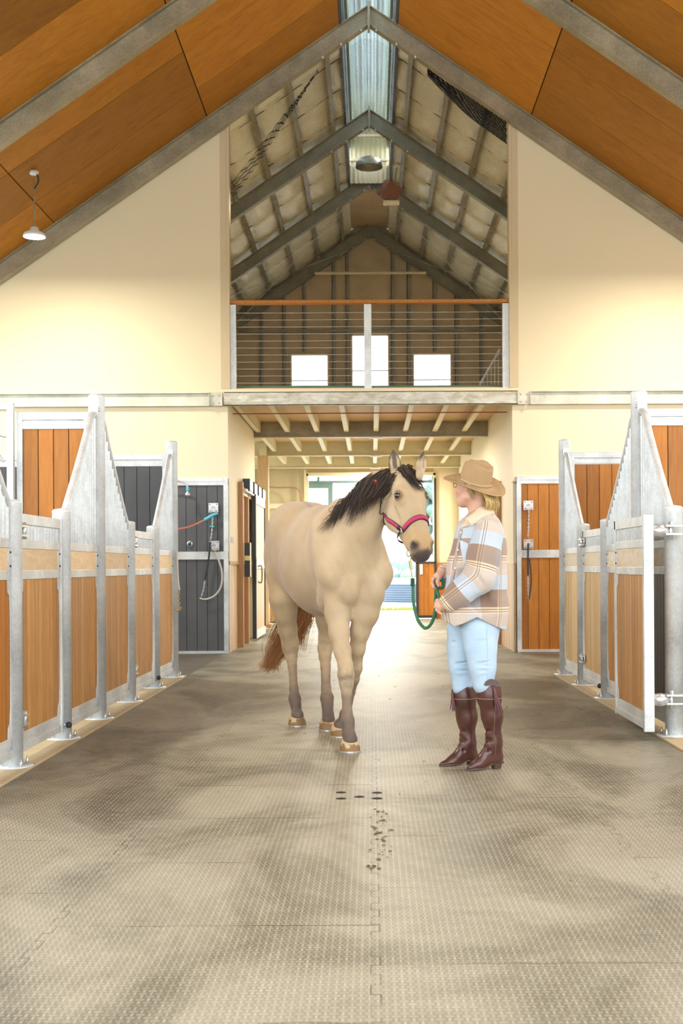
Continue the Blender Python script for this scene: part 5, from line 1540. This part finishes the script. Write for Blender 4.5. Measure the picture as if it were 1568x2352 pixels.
W.chain([(P(1134, 1742, 7.27), .022), (P(1096, 1757, 7.225), .018), (P(1082, 1762, 7.21), .012)], .02); W.chain([(P(1077, 1740, 7.45), .022), (P(1038, 1750, 7.395), .018), (P(1020, 1755, 7.365), .012)], .02)
# hands: palm, four fingers and a thumb each
def hand(wr, palm, tips, kn, thumb, scale=1.0):
    W.cap(wr, palm, .022, .024, .012)
    W.cap(kn[0], kn[3], .0115, .0105, .016); W.cap(palm, (kn[1]+kn[2])/2, .022, .014, .014)
    for i in range(4):
        a, b, c = kn[i], tips[i][0], tips[i][1]
        r = (.0088, .0092, .0086, .0076)[i]
        W.chain([(a, r), (b, r*.94), (c, r*.86), (tips[i][2], r*.72)], .003)
    W.chain([(thumb[0], .013), (thumb[1], .0105), (thumb[2], .0085)], .006)
# far (right) hand, knuckles up, fingers closing down round the rope
DR = 7.36
kn = [P(994.5, 1330, DR-.02), P(997, 1327, DR), P(1000, 1326, DR+.02), P(1003, 1327, DR+.04)]
tp = [(P(991.5, 1340, DR-.045), P(995, 1350, DR-.05), P(1001, 1354, DR-.035)), (P(993, 1340, DR-.015), P(997, 1351.5, DR-.025), P(1003, 1356, DR-.015)),
      (P(997, 1340, DR+.012), P(1001, 1351, DR+.0), P(1007, 1354, DR+.005)), (P(1002, 1339, DR+.035), P(1006, 1348, DR+.025), P(1010, 1350, DR+.02))]
hand(wr_f, P(1006, 1324, DR), tp, kn, (P(1008, 1326, DR-.035), P(1004, 1337, DR-.062), P(1006, 1346, DR-.062)))
# near (left) hand, back of the hand to the viewer
DL = 7.10
kn = [P(1005.5, 1385, DL-.005), P(1003.5, 1391, DL-.015), P(1004.5, 1397, DL-.015), P(1007, 1402, DL-.008)]
tp = [(P(999.5, 1388, DL-.006), P(1001, 1393.5, DL+.02), P(1006.5, 1394, DL+.035)), (P(999, 1395, DL-.012), P(1003, 1401, DL+.005), P(1009, 1400, DL+.02)),
      (P(1001.5, 1402, DL-.012), P(1007, 1408, DL-.005), P(1013, 1406, DL+.012)), (P(1006.5, 1406.5, DL-.008), P(1012.5, 1411, DL-.006), P(1018.5, 1409, DL+.006))]
hand(wr_n, P(1012, 1391, DL), tp, kn, (P(1012, 1384, DL+.015), P(1004, 1380, DL+.03), P(1000, 1384, DL+.04)))
HB = P(1091, 1111, 7.27); hn_ = _n((.215, -.40, 1.0))
wv, wf = W.mesh(.0036, clip=lambda V: np.where(np.linalg.norm(V-HC, axis=1) < .22, (V-HB)@hn_ - .001, -1.))
SKIN = np.array([.64, .37, .26])
def skincol(V):
    c = np.tile(SKIN, (len(V), 1)); n = fbm(V, 30, 4); c = c*(1+.06*n[:, None])
    L = V-HC; f = L@ff; s = np.abs(L@fs); z = L@tiltup
    c = mixc(c, np.array([.62, .22, .17]), .5*np.exp(-((f-.06)**2+(s-.04)**2+(z+.03)**2)/.0009))
    c = mixc(c, np.array([.55, .16, .14]), (f > .078)*(np.abs(z+.066) < .013)*(s < .022)*.8)
    # head hair close to the scalp
    hair = (z > .0 - .4*np.clip(-f, 0, .1))*(f < .055)*(V[:, 2] > HC[2]-.06)*(s < .2)
    hair2 = (f < -.035)*(z > -.05)*(V[:, 2] > HC[2]-.08)
    c = mixc(c, np.array([.52, .35, .16]), np.clip(hair*(f < .03)*sstep(.01, .03, z)+hair2, 0, 1)*(np.abs(L).max(1) < .14))
    return c
t = NT('skin'); cc = t.attr('coat', 'Color'); t.set(Base_Color=cc, Roughness=.48, Subsurface_Weight=.08); t.b.inputs['Subsurface Radius'].default_value = (.02, .008, .004)
t.bump(t.noise(t.coord(), 180, 3), .12, .001); M['skin'] = t.m
skin_object('body', wv, wf, M['skin'], person, skincol)
for s in (-1, 1):
    MB().ball(Hf(.071, s*.031, .008), .0115, 14).build('eye', M['white'], person)
a_, b_ = kn[2], tp[2][0]; ax_ = _n(b_-a_); u1 = _n(np.cross(ax_, [0, 1, .2])); u2 = np.cross(ax_, u1); c_ = a_*.45+b_*.55
m = MB().tube([c_ + (u1*math.cos(q)+u2*math.sin(q))*.0092 for q in np.linspace(0, 2*PI, 25)], .0014, 6, caps=False)
m.build('ring', simple('silver_ring', (.8, .8, .78), .2, .9), person)

# plaid cloth -------------------------------------------------
t = NT('plaid_wool')
def band(v):
    f = t.math('FRACT', t.math('ADD', v, 20))
    col = t.ramp(f, [(0, (.50, .64, .76)), (.28, (.29, .195, .14)), (.62, (.82, .64, .44)), (.745, (.60, .51, .44))], 'CONSTANT')
    ln = t.ramp(f, [(0, 0), (.62, 0), (.655, 1), (.672, 0), (.700, 1), (.717, 0)], 'CONSTANT')
    return col, ln
cv, lv = band(t.attr('pv')); cu, lu = band(t.attr('pu'))
base = t.mix(.27, cv, cu)
lines = t.math('MAXIMUM', t.math('MULTIPLY', lv, .75), t.math('MULTIPLY', lu, .65))
base = t.mix(lines, base, (.17, .11, .085))
n = t.noise(t.coord(), 160, 4, .7)
base = t.mix(t.math('MULTIPLY', n, .35), base, t.mix(1, base, (.72, .68, .66), 'MULTIPLY'))
t.set(Base_Color=base, Roughness=.9, Sheen_Weight=.3)
t.bump(t.math('ADD', n, t.math('MULTIPLY', t.noise(t.coord(), 11, 3, .5), 2.0)), .4, .006)
M['plaid'] = t.m
J = Sculpt(); Yv = (0, 1, 0)
J.cap(P(1110, 1222, 7.28), P(1106, 1262, 7.28), .108, .126, .05, Yv, 1.42)
J.cap(P(1106, 1262, 7.28), P(1096, 1330, 7.29), .126, .142, .05, Yv, 1.32)
J.cap(P(1096, 1330, 7.29), P(1086, 1392, 7.30), .142, .152, .05, Yv, 1.25)
J.cap(P(1086, 1392, 7.30), P(1084, 1490, 7.30), .152, .168, .05, Yv, 1.2)
J.cap(P(1106, 1205, 7.44), P(1120, 1216, 7.13), .060, .062, .06)
J.cap(NB + Z*.02, NB-Z*.04, .070, .085, .04)
J.cap(P(1070, 1212, 7.27), P(1056, 1300, 7.24), .050, .070, .05)
J.cap(P(1052, 1300, 7.22), P(1040, 1400, 7.18), .05, .06, .06)
J.cap(P(1126, 1250, 7.22), P(1130, 1400, 7.24), .06, .075, .08); J.cap(P(1130, 1400, 7.24), P(1124, 1480, 7.26), .075, .085, .06)
J.cap(P(1040, 1400, 7.18), P(1050, 1470, 7.2), .06, .07, .06)
for k in range(7): # soft folds
    a = rng.rand(); J.cap(P(1040+90*rng.rand(), 1290+90*rng.rand(), 7.14), P(1060+90*rng.rand(), 1330+100*rng.rand(), 7.12), .010, .006, .05, op='-')
def hem(V):
    X = V[:, 0]; cx = .595
    px = 853 + X/7.25*FPX
    y = np.interp(px, [1000, 1021, 1040, 1060, 1090, 1121, 1156, 1180], [1419, 1428, 1438, 1431, 1417, 1434, 1448, 1450])
    zh = EYE - (y-1300)*7.25/FPX
    return zh - V[:, 2]
jv, jf = J.mesh(.0065, clip=hem)
def pvt(V): return (1.4075 - V[:, 2])/.2925
def put(V):
    a = np.arctan2(V[:, 1]-7.29, V[:, 0]-.60); return a*.19/.2925 + .23
jacket = skin_object('jacket', jv, jf, M['plaid'], person, attrs={'pv': pvt, 'pu': put})
def sleeve(a, e, w, ra, re, rw, ph):
    S = Sculpt(); 
    S.chain([(a, ra), (a*.5+e*.5, (ra+re)/2+.004), (e, re)], .04); S.chain([(e, re), (e*.45+w*.55, (re*.4+rw*.6)+.004), (w, rw)], .05)
    # creases at the elbow
    for k in range(3):
        c = e + (w-e)*(.12+.13*k); S.cap(c+np.array([-.02, -.09, .07]), c+np.array([.05, -.09, -.05]), .008, .006, .03, op='-')
    tdir = _n(w-e)
    v, f = S.mesh(.006, clip=lambda V: (V-w)@tdir - .006)
    la = np.linalg.norm(e-a); d1 = _n(e-a)
    def pv_(V):
        t1 = (V-a)@d1; t2 = la + (V-e)@tdir
        w_ = 1/(1+np.exp(-((V-e)@_n(tdir+d1))/.022)); return (t1*(1-w_)+t2*w_ + ph)/.2925
    def pu_(V):
        w_ = 1/(1+np.exp(-((V-e)@_n(tdir+d1))/.022))
        def ang(o, d):
            return ((V-o)@_n(np.cross(d, [0, 1, 0])))/.085
        return ((ang(a, d1)*(1-w_) + ang(e, tdir)*w_)*.085)/.2925 + .78
    return skin_object('sleeve', v, f, M['plaid'], jacket, attrs={'pv': pv_, 'pu': pu_})
sleeve(P(1120, 1232, 7.10), P(1100, 1328, 7.06), P(1021, 1391, 7.10), .088, .082, .050, .01)
sleeve(P(1098, 1222, 7.46), P(1066, 1328, 7.56), P(1018, 1313, 7.39), .080, .068, .045, .05)
# collar, yoke seam, pocket, placket
M['beige_cloth'] = simple('beige_wool', (.70, .56, .40), .9, var=.08, scale=60, bump=.3)
cm = MB(); vs = []; n = 26
for i in range(n+1):
    a = -2.55 + 5.1*i/n                      # round the neck, open at the front
    d_ = _n(-fd)*math.cos(a) + fs*math.sin(a)
    rise = .045*math.cos(a*.5)*1.1
    c0 = NB + np.array([0, 0, .045])
    fr = abs(a)/2.55
    vs += [c0 + d_*.066 + Z*(rise*.6-.01-.03*fr), c0 + d_*.074 + Z*(rise+.012-.03*fr), c0 + d_*(.112+.028*fr) + Z*(rise*.2-.050-.05*fr**3), c0 + d_*(.106+.028*fr) + Z*(rise*.2-.056-.05*fr**3)]
cm.add(vs, [(4*i+k, 4*i+(k+1) % 4, 4*i+4+(k+1) % 4, 4*i+4+k) for i in range(n) for k in range(4)] + [(3, 2, 1, 0), (4*n, 4*n+1, 4*n+2, 4*n+3)], .5, True)
tp_ = smooth_path([P(1131, 1169, 7.25), P(1106, 1164, 7.20), P(1086, 1180, 7.16), P(1070, 1192, 7.15)], 6)
bt_ = smooth_path([P(1137, 1181, 7.21), P(1113, 1189, 7.135), P(1097, 1201, 7.115), P(1083, 1211, 7.12)], 6)
vs = []
for a_, b_ in zip(tp_, bt_):
    m_ = (a_+b_)/2 + np.array([0, -.010, .004]); d_ = np.array([0, .009, 0])
    vs += [a_, m_, b_, b_+d_, m_+d_, a_+d_]
n = len(tp_)
cm.add(vs, [(6*i+k, 6*i+(k+1) % 6, 6*i+6+(k+1) % 6, 6*i+6+k) for i in range(n-1) for k in range(6)] + [(5, 4, 3, 2, 1, 0), tuple(6*(n-1)+k for k in range(6))], .5, True)
co = cm.build('collar', M['beige_cloth'], jacket)
def patch(corners, th, name, mat, grid=7, pu=None):
    """a small cloth panel laid on the jacket between four (px,py) corners"""
    vs = []; at = []
    for i in range(grid):
        for j in range(grid):
            a, b = i/(grid-1), j/(grid-1)
            q = [(corners[0][k]*(1-a)+corners[1][k]*a)*(1-b) + (corners[3][k]*(1-a)+corners[2][k]*a)*b for k in range(2)]
            o_ = P(q[0], q[1], 7.28); d_ = _n(P(q[0], q[1], 7.0)-o_)
            p_, n_ = surf_point(J, o_, d_, .4); vs.append(p_+n_*th)
    m = MB(); G = grid; N0 = len(vs)
    back = [v - np.array([0, -th, 0]) for v in vs]
    fs_ = [(i*G+j, (i+1)*G+j, (i+1)*G+j+1, i*G+j+1) for i in range(G-1) for j in range(G-1)]
    m.add(vs+back, fs_ + [tuple(N0+k for k in f[::-1]) for f in fs_], .5, True)
    ed = [i*G for i in range(G)] + [(G-1)*G+j for j in range(1, G)] + [i*G+G-1 for i in range(G-2, -1, -1)] + [j for j in range(G-2, 0, -1)]
    m.add(vs+back, [(ed[k], ed[(k+1) % len(ed)], N0+ed[(k+1) % len(ed)], N0+ed[k]) for k in range(len(ed))], .5)
    return m.build(name, mat, jacket)
patch([(1057, 1242), (1077, 1250), (1075, 1290), (1065, 1299)], .006, 'pocket', simple('pocket_wool', (.50, .60, .68), .9, var=.1, scale=50, bump=.3))
patch([(1057, 1216), (1062, 1217), (1029, 1395), (1023, 1393)], .005, 'placket', simple('placket_wool', (.42, .33, .30), .9, var=.2, scale=40, bump=.3), 9)
for k in range(5):
    px, py = 1058.5-8.0*k, 1226+40*k
    o_ = P(px, py, 7.28); p_, n_ = surf_point(J, o_, np.array([0, -1., 0]), .4)
    MB().ball(p_+n_*.009, (.006, .004, .006), 12).build('button', M['white'], jacket)

# jeans
L_ = Sculpt()
L_.chain([(P(1100, 1425, 7.25), .095), (P(1099, 1447, 7.23), .094), (P(1103, 1490, 7.21), .082), (P(1106, 1530, 7.20), .069), (P(1108, 1572, 7.20), .062)], .05)
L_.chain([(P(1072, 1425, 7.37), .090), (P(1063, 1447, 7.39), .086), (P(1058, 1490, 7.40), .074), (P(1057, 1530, 7.40), .062), (P(1060, 1580, 7.40), .058)], .05)
L_.cap(P(1118, 1430, 7.26), P(1114, 1452, 7.25), .075, .06, .06)
for cx, D, s_ in ((1106, 7.13, 1), (1057, 7.34, 1)):
    for k, y in enumerate((1476, 1522, 1533, 1545, 1556, 1565)):
        L_.cap(P(cx-24, y+6*math.sin(k*2), D-.01), P(cx+24, y-5+4*math.sin(k), D-.005), .005, .004, .014, op='-')
jnv, jnf = L_.mesh(.0055)
t = NT('light_denim'); v = t.coord(); n = t.noise(t.coord(scale=(120, 120, 30)), 4, 4, .7); n2 = t.noise(v, 7, 4, .5)
t.set(Base_Color=t.mix(t.math('ADD', t.math('MULTIPLY', n, .35), t.math('MULTIPLY', n2, .5)), (.30, .47, .66), (.66, .78, .86)), Roughness=.85)
t.bump(t.math('ADD', n, t.math('MULTIPLY', t.noise(t.coord(scale=(1, 1, 2.2)), 16, 3), 3)), .35, .006); M['denim'] = t.m
jeans = skin_object('jeans', jnv, jnf, M['denim'], person)
sm = MB(); pts = []
for y in np.linspace(1425, 1560, 14):
    p_, n_ = surf_point(L_, P(1110+(y-1425)*.0, y, 7.21), _n((.12, -1, 0)), .3); pts.append(p_+n_*.001)
sm.tube(pts, .0022, 6).build('side_seam', simple('seam_thread', (.42, .55, .66), .9), jeans)

# boots
t = NT('brown_leather'); v = t.coord(); n = t.noise(v, 14, 5, .6)
t.set(Base_Color=t.mix(n, (.032, .010, .008), (.12, .038, .026)), Roughness=t.math('MULTIPLY_ADD', n, .2, .24)); t.b.inputs['Coat Weight'].default_value = .35; t.b.inputs['Coat Roughness'].default_value = .2
t.bump(t.math('ADD', t.noise(v, 120, 3), t.math('MULTIPLY', n, 2)), .2, .003); M['boot'] = t.m
M['sole'] = simple('stacked_sole', (.09, .045, .03), .55)
def boot(top, kn_, calf, ank, heel, ball, toe, label_side):
    S = Sculpt()
    S.chain([(top, .066), (kn_, .064), (calf, .055), (ank, .043)], .04)
    S.chain([(ank, .043), (heel, .043)], .03); S.cap(ank - Z*.03, ball+Z*.008, .041, .026, .03); S.cap(heel, ball, .040, .031, .03); S.chain([(ball, .032), (toe, .019)], .02)
    fdir = _n((toe-heel)*np.array([1, 1, 0])); sd = np.array([-fdir[1], fdir[0], 0])
    for k in range(4):
        c = ank + Z*(.045-.030*k) + fdir*.035; S.cap(c-sd*.05+fdir*.01, c+sd*.05+fdir*.01+Z*.015*(-1)**k, .003, .003, .02, op='-')
    zt = top[2]
    def clip(V):
        sole = np.interp((V-heel)@fdir, [-.05, .035, .085, .25], [.036, .036, .014, .010])
        a_ = ((V-top)@sd); cut = zt - .006 + np.clip(np.abs(a_)-.02, 0, 1)*.5 - .02*sstep(0, .06, (V-top)@fdir)
        return np.maximum(sole - V[:, 2], V[:, 2]-cut)
    v, f = S.mesh(.0048, clip=clip)
    o = skin_object('boot', v, f, M['boot'], person)
    # sole and stacked heel
    m = MB(); st = np.linspace(-.048, np.linalg.norm((toe-heel)[:2])+.020, 16); vs = []
    for q in st:
        c = (heel + fdir*q)*np.array([1, 1, 0]); L = st[-1]-st[0]; t_ = (q-st[0])/L
        w = .034*math.sin(PI*min(1, (t_*.86+.10)))**.45 * (1 if t_ < .8 else (1-(t_-.8)*2.8))
        w = max(w, .008); zz = np.interp(q, [-.05, .035, .085, .25], [.032, .032, .008, .004])
        for sgn in (-1, 1): vs += [tuple(c+sd*w*sgn+Z*(zz-.003)), tuple(c+sd*w*sgn+Z*(zz+.009))]
    fs_ = []
    for i in range(15):
        a = 4*i; fs_ += [(a, a+2, a+6, a+4), (a+1, a+5, a+7, a+3), (a, a+4, a+5, a+1), (a+2, a+3, a+7, a+6)]
    fs_ += [(0, 1, 3, 2), (60, 62, 63, 61)]
    m.add(vs, fs_, .5); m.build('sole', M['sole'], o)
    m = MB(); vs = []; 
    for z_, g in ((.0, .80), (.034, 1)):
        for k in range(16):
            a = 2*PI*k/16; x_ = math.cos(a); y_ = math.sin(a)
            vs.append(tuple((heel - fdir*.008)*np.array([1, 1, 0]) + fdir*(.036*g*x_*(1 if x_ < 0 else .9)) + sd*.031*g*y_ + Z*z_))
    m.add(vs, [(k, (k+1) % 16, 16+(k+1) % 16, 16+k) for k in range(16)] + [tuple(range(15, -1, -1)), tuple(range(16, 32))], .5); m.build('heel', M['sole'], o)
    return o, S
b1, S1 = boot(P(1120, 1578, 7.21), P(1121, 1600, 7.215), P(1128, 1645, 7.23), P(1131, 1700, 7.25), P(1134, 1740, 7.27), P(1096, 1757, 7.225), P(1077, 1764, 7.20), 'near')
b2, S2 = boot(P(1061, 1582, 7.40), P(1063, 1604, 7.405), P(1070, 1648, 7.42), P(1071, 1700, 7.43), P(1077, 1738, 7.45), P(1038, 1750, 7.395), P(1014, 1757, 7.355), 'far')
# zip, scalloped top tab and tassel on the near boot
pts = []
for y in np.linspace(1574, 1735, 18):
    p_, n_ = surf_point(S1, P(1128 + (1 if y > 1690 else 0)*(1133-1128), y, 7.235), _n((.12, -1, 0)), .3); pts.append(p_+n_*.0015)
MB().tube(pts, .0018, 6).build('zip', simple('copper_zip', (.22, .12, .07), .5), b1)
tb = MB(); vs = []; n = 15
for i in range(n):
    a = PI*i/(n-1); r_ = .040 + .0035*(i % 2)
    p_, n_ = surf_point(S1, P(1126, 1576, 7.21) + np.array([.04*math.cos(a), 0, -.01]), _n((.1+.4*math.cos(a), -1, 0)), .3)
    vs.append(np.array([P(1126, 0, 7.16)[0] + r_*math.cos(a), 7.130, P(0, 1575, 7.16)[2] + .036*math.sin(a)*(1+.06*(i % 2))]))
b_ = [v + np.array([0, .004, 0]) for v in vs]
tb.add(vs+b_, [tuple(range(n)), tuple(range(2*n-1, n-1, -1))] + [(i, (i+1) % n, n+(i+1) % n, n+i) for i in range(n)], .5); tb.build('scalloped_tab', M['boot'], b1)
def tassel(a, b, parent, w=.016):
    m = MB(); d_ = b-a
    m.tube([a, a+d_*.22], [.003, .007], 8)
    for k in range(16):
        o_ = np.array([rng.randn()*w*.55, rng.randn()*.005, 0]); m.tube([a+d_*.2+o_*.25, a+d_*.6+o_*.8, b+o_*1.3+Z*.006*rng.randn()], [.0030, .0030, .0024], 5)
    m.build('tassel', simple('plum_leather', (.13, .045, .05), .5) if 'plum' not in M else M['plum'], parent)
M.setdefault('plum', simple('plum_leather', (.13, .045, .05), .5))
tassel(P(1131, 1578, 7.13), P(1147, 1638, 7.13), b1)
tassel(P(1037, 1588, 7.36), P(1039, 1632, 7.35), b2, .010)
m = MB(); 
for S_, top_, par in ((S1, P(1122, 1604, 7.22), b1), (S2, P(1064, 1604, 7.41), b2)):
    m = MB(); pts = []
    for a in np.linspace(0, 2*PI, 33):
        p_, n_ = surf_point(S_, top_, np.array([math.cos(a), math.sin(a), 0.]), .2); pts.append(p_+n_*.0005)
    m.tube(pts, .0012, 5, caps=False).build('stitch_line', simple('stitching', (.45, .33, .25), .7) if 'stitch' not in M else M['stitch'], par)
    M['stitch'] = bpy.data.materials['stitching']

# hat: felt crown with a pinch, wide brim dipping towards the back
hn_ = _n((.215, -.40, 1.0)); hfw = _n(fd - hn_*(fd@hn_)); hsd = np.cross(hn_, hfw)
HB = P(1091, 1111, 7.27)
def Ht(f, s, z): return HB + hfw*f + hsd*s + hn_*z
m = MB(); n = 72; rows = []
def crown_top(f, s):
    return .132 - .034*math.exp(-((s)/.026)**2)*sstep(-.11, -.02, f) - .020*math.exp(-((abs(s)-.055)/.02)**2)*sstep(.0, .07, f) - .012*max(0, -f/.09)
prof = [(1.95, -.004), (1.93, .002), (1.6, -.006), (1.25, -.004), (1.04, .002), (1.0, .012), (.97, .045), (.93, .095), (.87, .118), (.74, .130), (.55, None), (.35, None), (.15, None), (0, None)]
vs = []
for (q, z_) in prof:
    for k in range(n):
        a = 2*PI*k/n; ca, sa = math.cos(a), math.sin(a)
        A, Bq = .098, .080
        if q > 1:
            f_ = ca*(A + (q-1)*.095*(1.0)); s_ = sa*(Bq + (q-1)*.088)
            z2 = z_ + (q-1)*(.020*sa*sa - .022*ca*ca*(1 if ca > 0 else .4))
        else:
            f_ = ca*A*q; s_ = sa*Bq*q*(1 - .25*max(0, ca)*(max(0, (z_ if z_ is not None else .12)-.04)/.08))
            ct = crown_top(f_, s_); z2 = min(z_, ct) if z_ is not None and z_ > .1 else (z_ if z_ is not None else ct)
        vs.append(tuple(Ht(f_, s_, z2)))
R0 = len(prof)
m.add(vs, [(i*n+k, i*n+(k+1) % n, (i+1)*n+(k+1) % n, (i+1)*n+k) for i in range(R0-1) for k in range(n)], .5, True)
under = []
for (q, z_) in [(1.95, -.005), (1.6, -.010), (1.25, -.009), (.99, -.004)]:
    for k in range(n):
        a = 2*PI*k/n; ca, sa = math.cos(a), math.sin(a)
        f_ = ca*(.098 + (q-1)*.095); s_ = sa*(.080 + (q-1)*.088)
        under.append(tuple(Ht(f_, s_, z_ + (q-1)*(.020*sa*sa - .022*ca*ca*(1 if ca > 0 else .4)))))
m.add(under, [(i*n+k, (i+1)*n+k, (i+1)*n+(k+1) % n, i*n+(k+1) % n) for i in range(3) for k in range(n)], .5, True)
felt = simple('tan_felt', (.40, .26, .125), .9, var=.10, scale=14, bump=.4, bscale=260)
hat = m.build('hat', felt, person)
hm = MB(); pts = []; nr = []
for k in range(49):
    a = 2*PI*k/48; pts.append(Ht(.1005*math.cos(a), .0825*math.sin(a), .016)); nr.append(_n(hfw*math.cos(a)*.8+hsd*math.sin(a)))
strap(hm, pts[:-1], nr[:-1], .016, .0025, closed=True); hb = hm.build('hat_band', simple('hat_band_felt', (.46, .32, .17), .7), hat)
kb = int(48*(.12 if hsd[1] < 0 else .88)); MB().tube([pts[kb]+nr[kb]*.004, pts[kb+1]+nr[kb+1]*.004, pts[kb+2]+nr[kb+2]*.004], .004, 8).build('buckle', M['brass'] if 'brass' in M else M['chrome'], hat)

# hair below the hat
M['blonde'] = hair_mat('blonde_hair', (.50, .32, .09), (.86, .66, .30), .45)
m = MB(); back = -ff
for i in range(420):
    a = rng.uniform(-.42, .95)      # angle round the back of the head; negative = viewer side
    d_ = _n(back*math.cos(a) + fs*(-math.sin(a)))
    r_ = .075 + .010*abs(math.sin(a)); sz = rng.uniform(-.035, -.01)
    L = .115 + .02*rng.randn() 
    st = HC + d_*(r_+.012) + Z*sz
    j = rng.randn(3)*.004
    end = HC + d_*(r_+.018+.014*rng.rand()) + Z*(-.128+.012*rng.randn()) + np.array([.03*rng.rand(), 0, 0])
    mid = (st+end)/2 + d_*(.024+.014*rng.rand())
    strands(m, [([st, mid+j, end+j], .0032+.001*rng.rand())], n=4)
m.build('hair', M['blonde'], person)
m = MB()
for i in range(110):
    a = rng.uniform(-.1, 1.0); st = Hf(.005-.03*rng.rand(), .077, .02-.03*a) 
    e_ = Hf(-.035-.03*rng.rand(), .064+.008*rng.rand(), -.03-.05*rng.rand())
    strands(m, [([st, (st+e_)/2+fs*.006, e_], .0016)], n=4)
m.build('side_wisps', hair_mat('fair_wisps', (.42, .25, .13), (.66, .45, .25)), person)
# glasses
m = MB()
for s in (-1, 1):
    c = Hf(.102, s*.033, .006)
    m.tube([c + fs*(.024*math.cos(a))*1 + tiltup*.019*math.sin(a) - ff*.008*abs(math.cos(a))*(1 if s*math.cos(a) > 0 else 0) for a in np.linspace(0, 2*PI, 25)], .0014, 6, caps=False)
    m.tube([Hf(.096, s*.057, .010), Hf(.05, s*.077, .012), Hf(-.01, s*.080, .012)], .0014, 6)
m.tube([Hf(.103, -.009, .01), Hf(.106, 0, .012), Hf(.103, .009, .01)], .0012, 6)
m.build('glasses', M['black'] if 'black' in M else M['leather'], person)

# ---------------------------------------------------------------- lead rope
rope = thing('lead_rope', 'green lead rope with brass snap looping from the halter to the hands', 'rope', P(950, 1400, 7.6))
t = NT('green_rope'); v = t.coord(); wv_ = t.node('TexWave'); t.lk(v, wv_.inputs['Vector']); wv_.inputs['Scale'].default_value = 55; wv_.inputs['Distortion'].default_value = 1
t.set(Base_Color=t.mix(wv_.outputs[0], (.035, .14, .08), (.055, .20, .115)), Roughness=.8); t.bump(wv_.outputs[0], .3, .003); M['rope'] = t.m
D1 = float(chin[1])
top_ = chin + np.array([0, -.004, -.015])
e0 = P(947, 1330, D1-.01)
m = MB().tube(smooth_path([e0, P(948, 1352, D1-.02), P(949, 1385, 7.66), P(957, 1420, 7.58), P(968, 1438, 7.52), P(978, 1443, 7.48), P(990, 1432, 7.44), P(998, 1405, 7.41), P(1000, 1370, 7.385), P(1001, 1348, 7.372), P(1001, 1338, 7.37)]), .0098, 12)
m.tube(smooth_path([P(1001, 1345, 7.365), P(1004, 1360, 7.31), P(1009, 1378, 7.20), P(1009, 1395, 7.125)]), .0085, 10)
m.build('rope', M['rope'], rope)
m = MB(); 
for k in range(3):
    m.tube(smooth_path([P(1003, 1337, 7.36+.012*k), P(1010, 1332, 7.36+.012*k), P(1017, 1338, 7.36+.012*k), P(1016, 1350, 7.36+.012*k), P(1008, 1352, 7.36+.012*k)]), .010, 10)
m.build('coil', M['rope'], rope)
MB().tube([e0+Z*.004, e0-Z*.045], .0135, 12).build('whipping', simple('dark_green_whipping', (.02, .09, .05), .8), rope)
m = MB(); BR = M['brass'] if 'brass' in M else simple('brass', (.55, .42, .18), .35, .8)
m.tube(smooth_path([top_, top_ + (e0-top_)*.30 + np.array([.012, 0, 0]), top_ + (e0-top_)*.5 + np.array([.0, 0, 0]), e0+Z*.002]), [.004]*25, 8)
c = top_ + (e0-top_)*.22
m.tube([c + np.array([.013*math.cos(a), 0, .020*math.sin(a)]) for a in np.linspace(0, 2*PI, 20)], .0042, 8, caps=False)
m.tube([top_ + (e0-top_)*.45, top_ + (e0-top_)*.72], .0085, 10)
m.build('snap', BR, rope)
chl = smooth_path([chin, chin + np.array([-.012, 0, .03])])
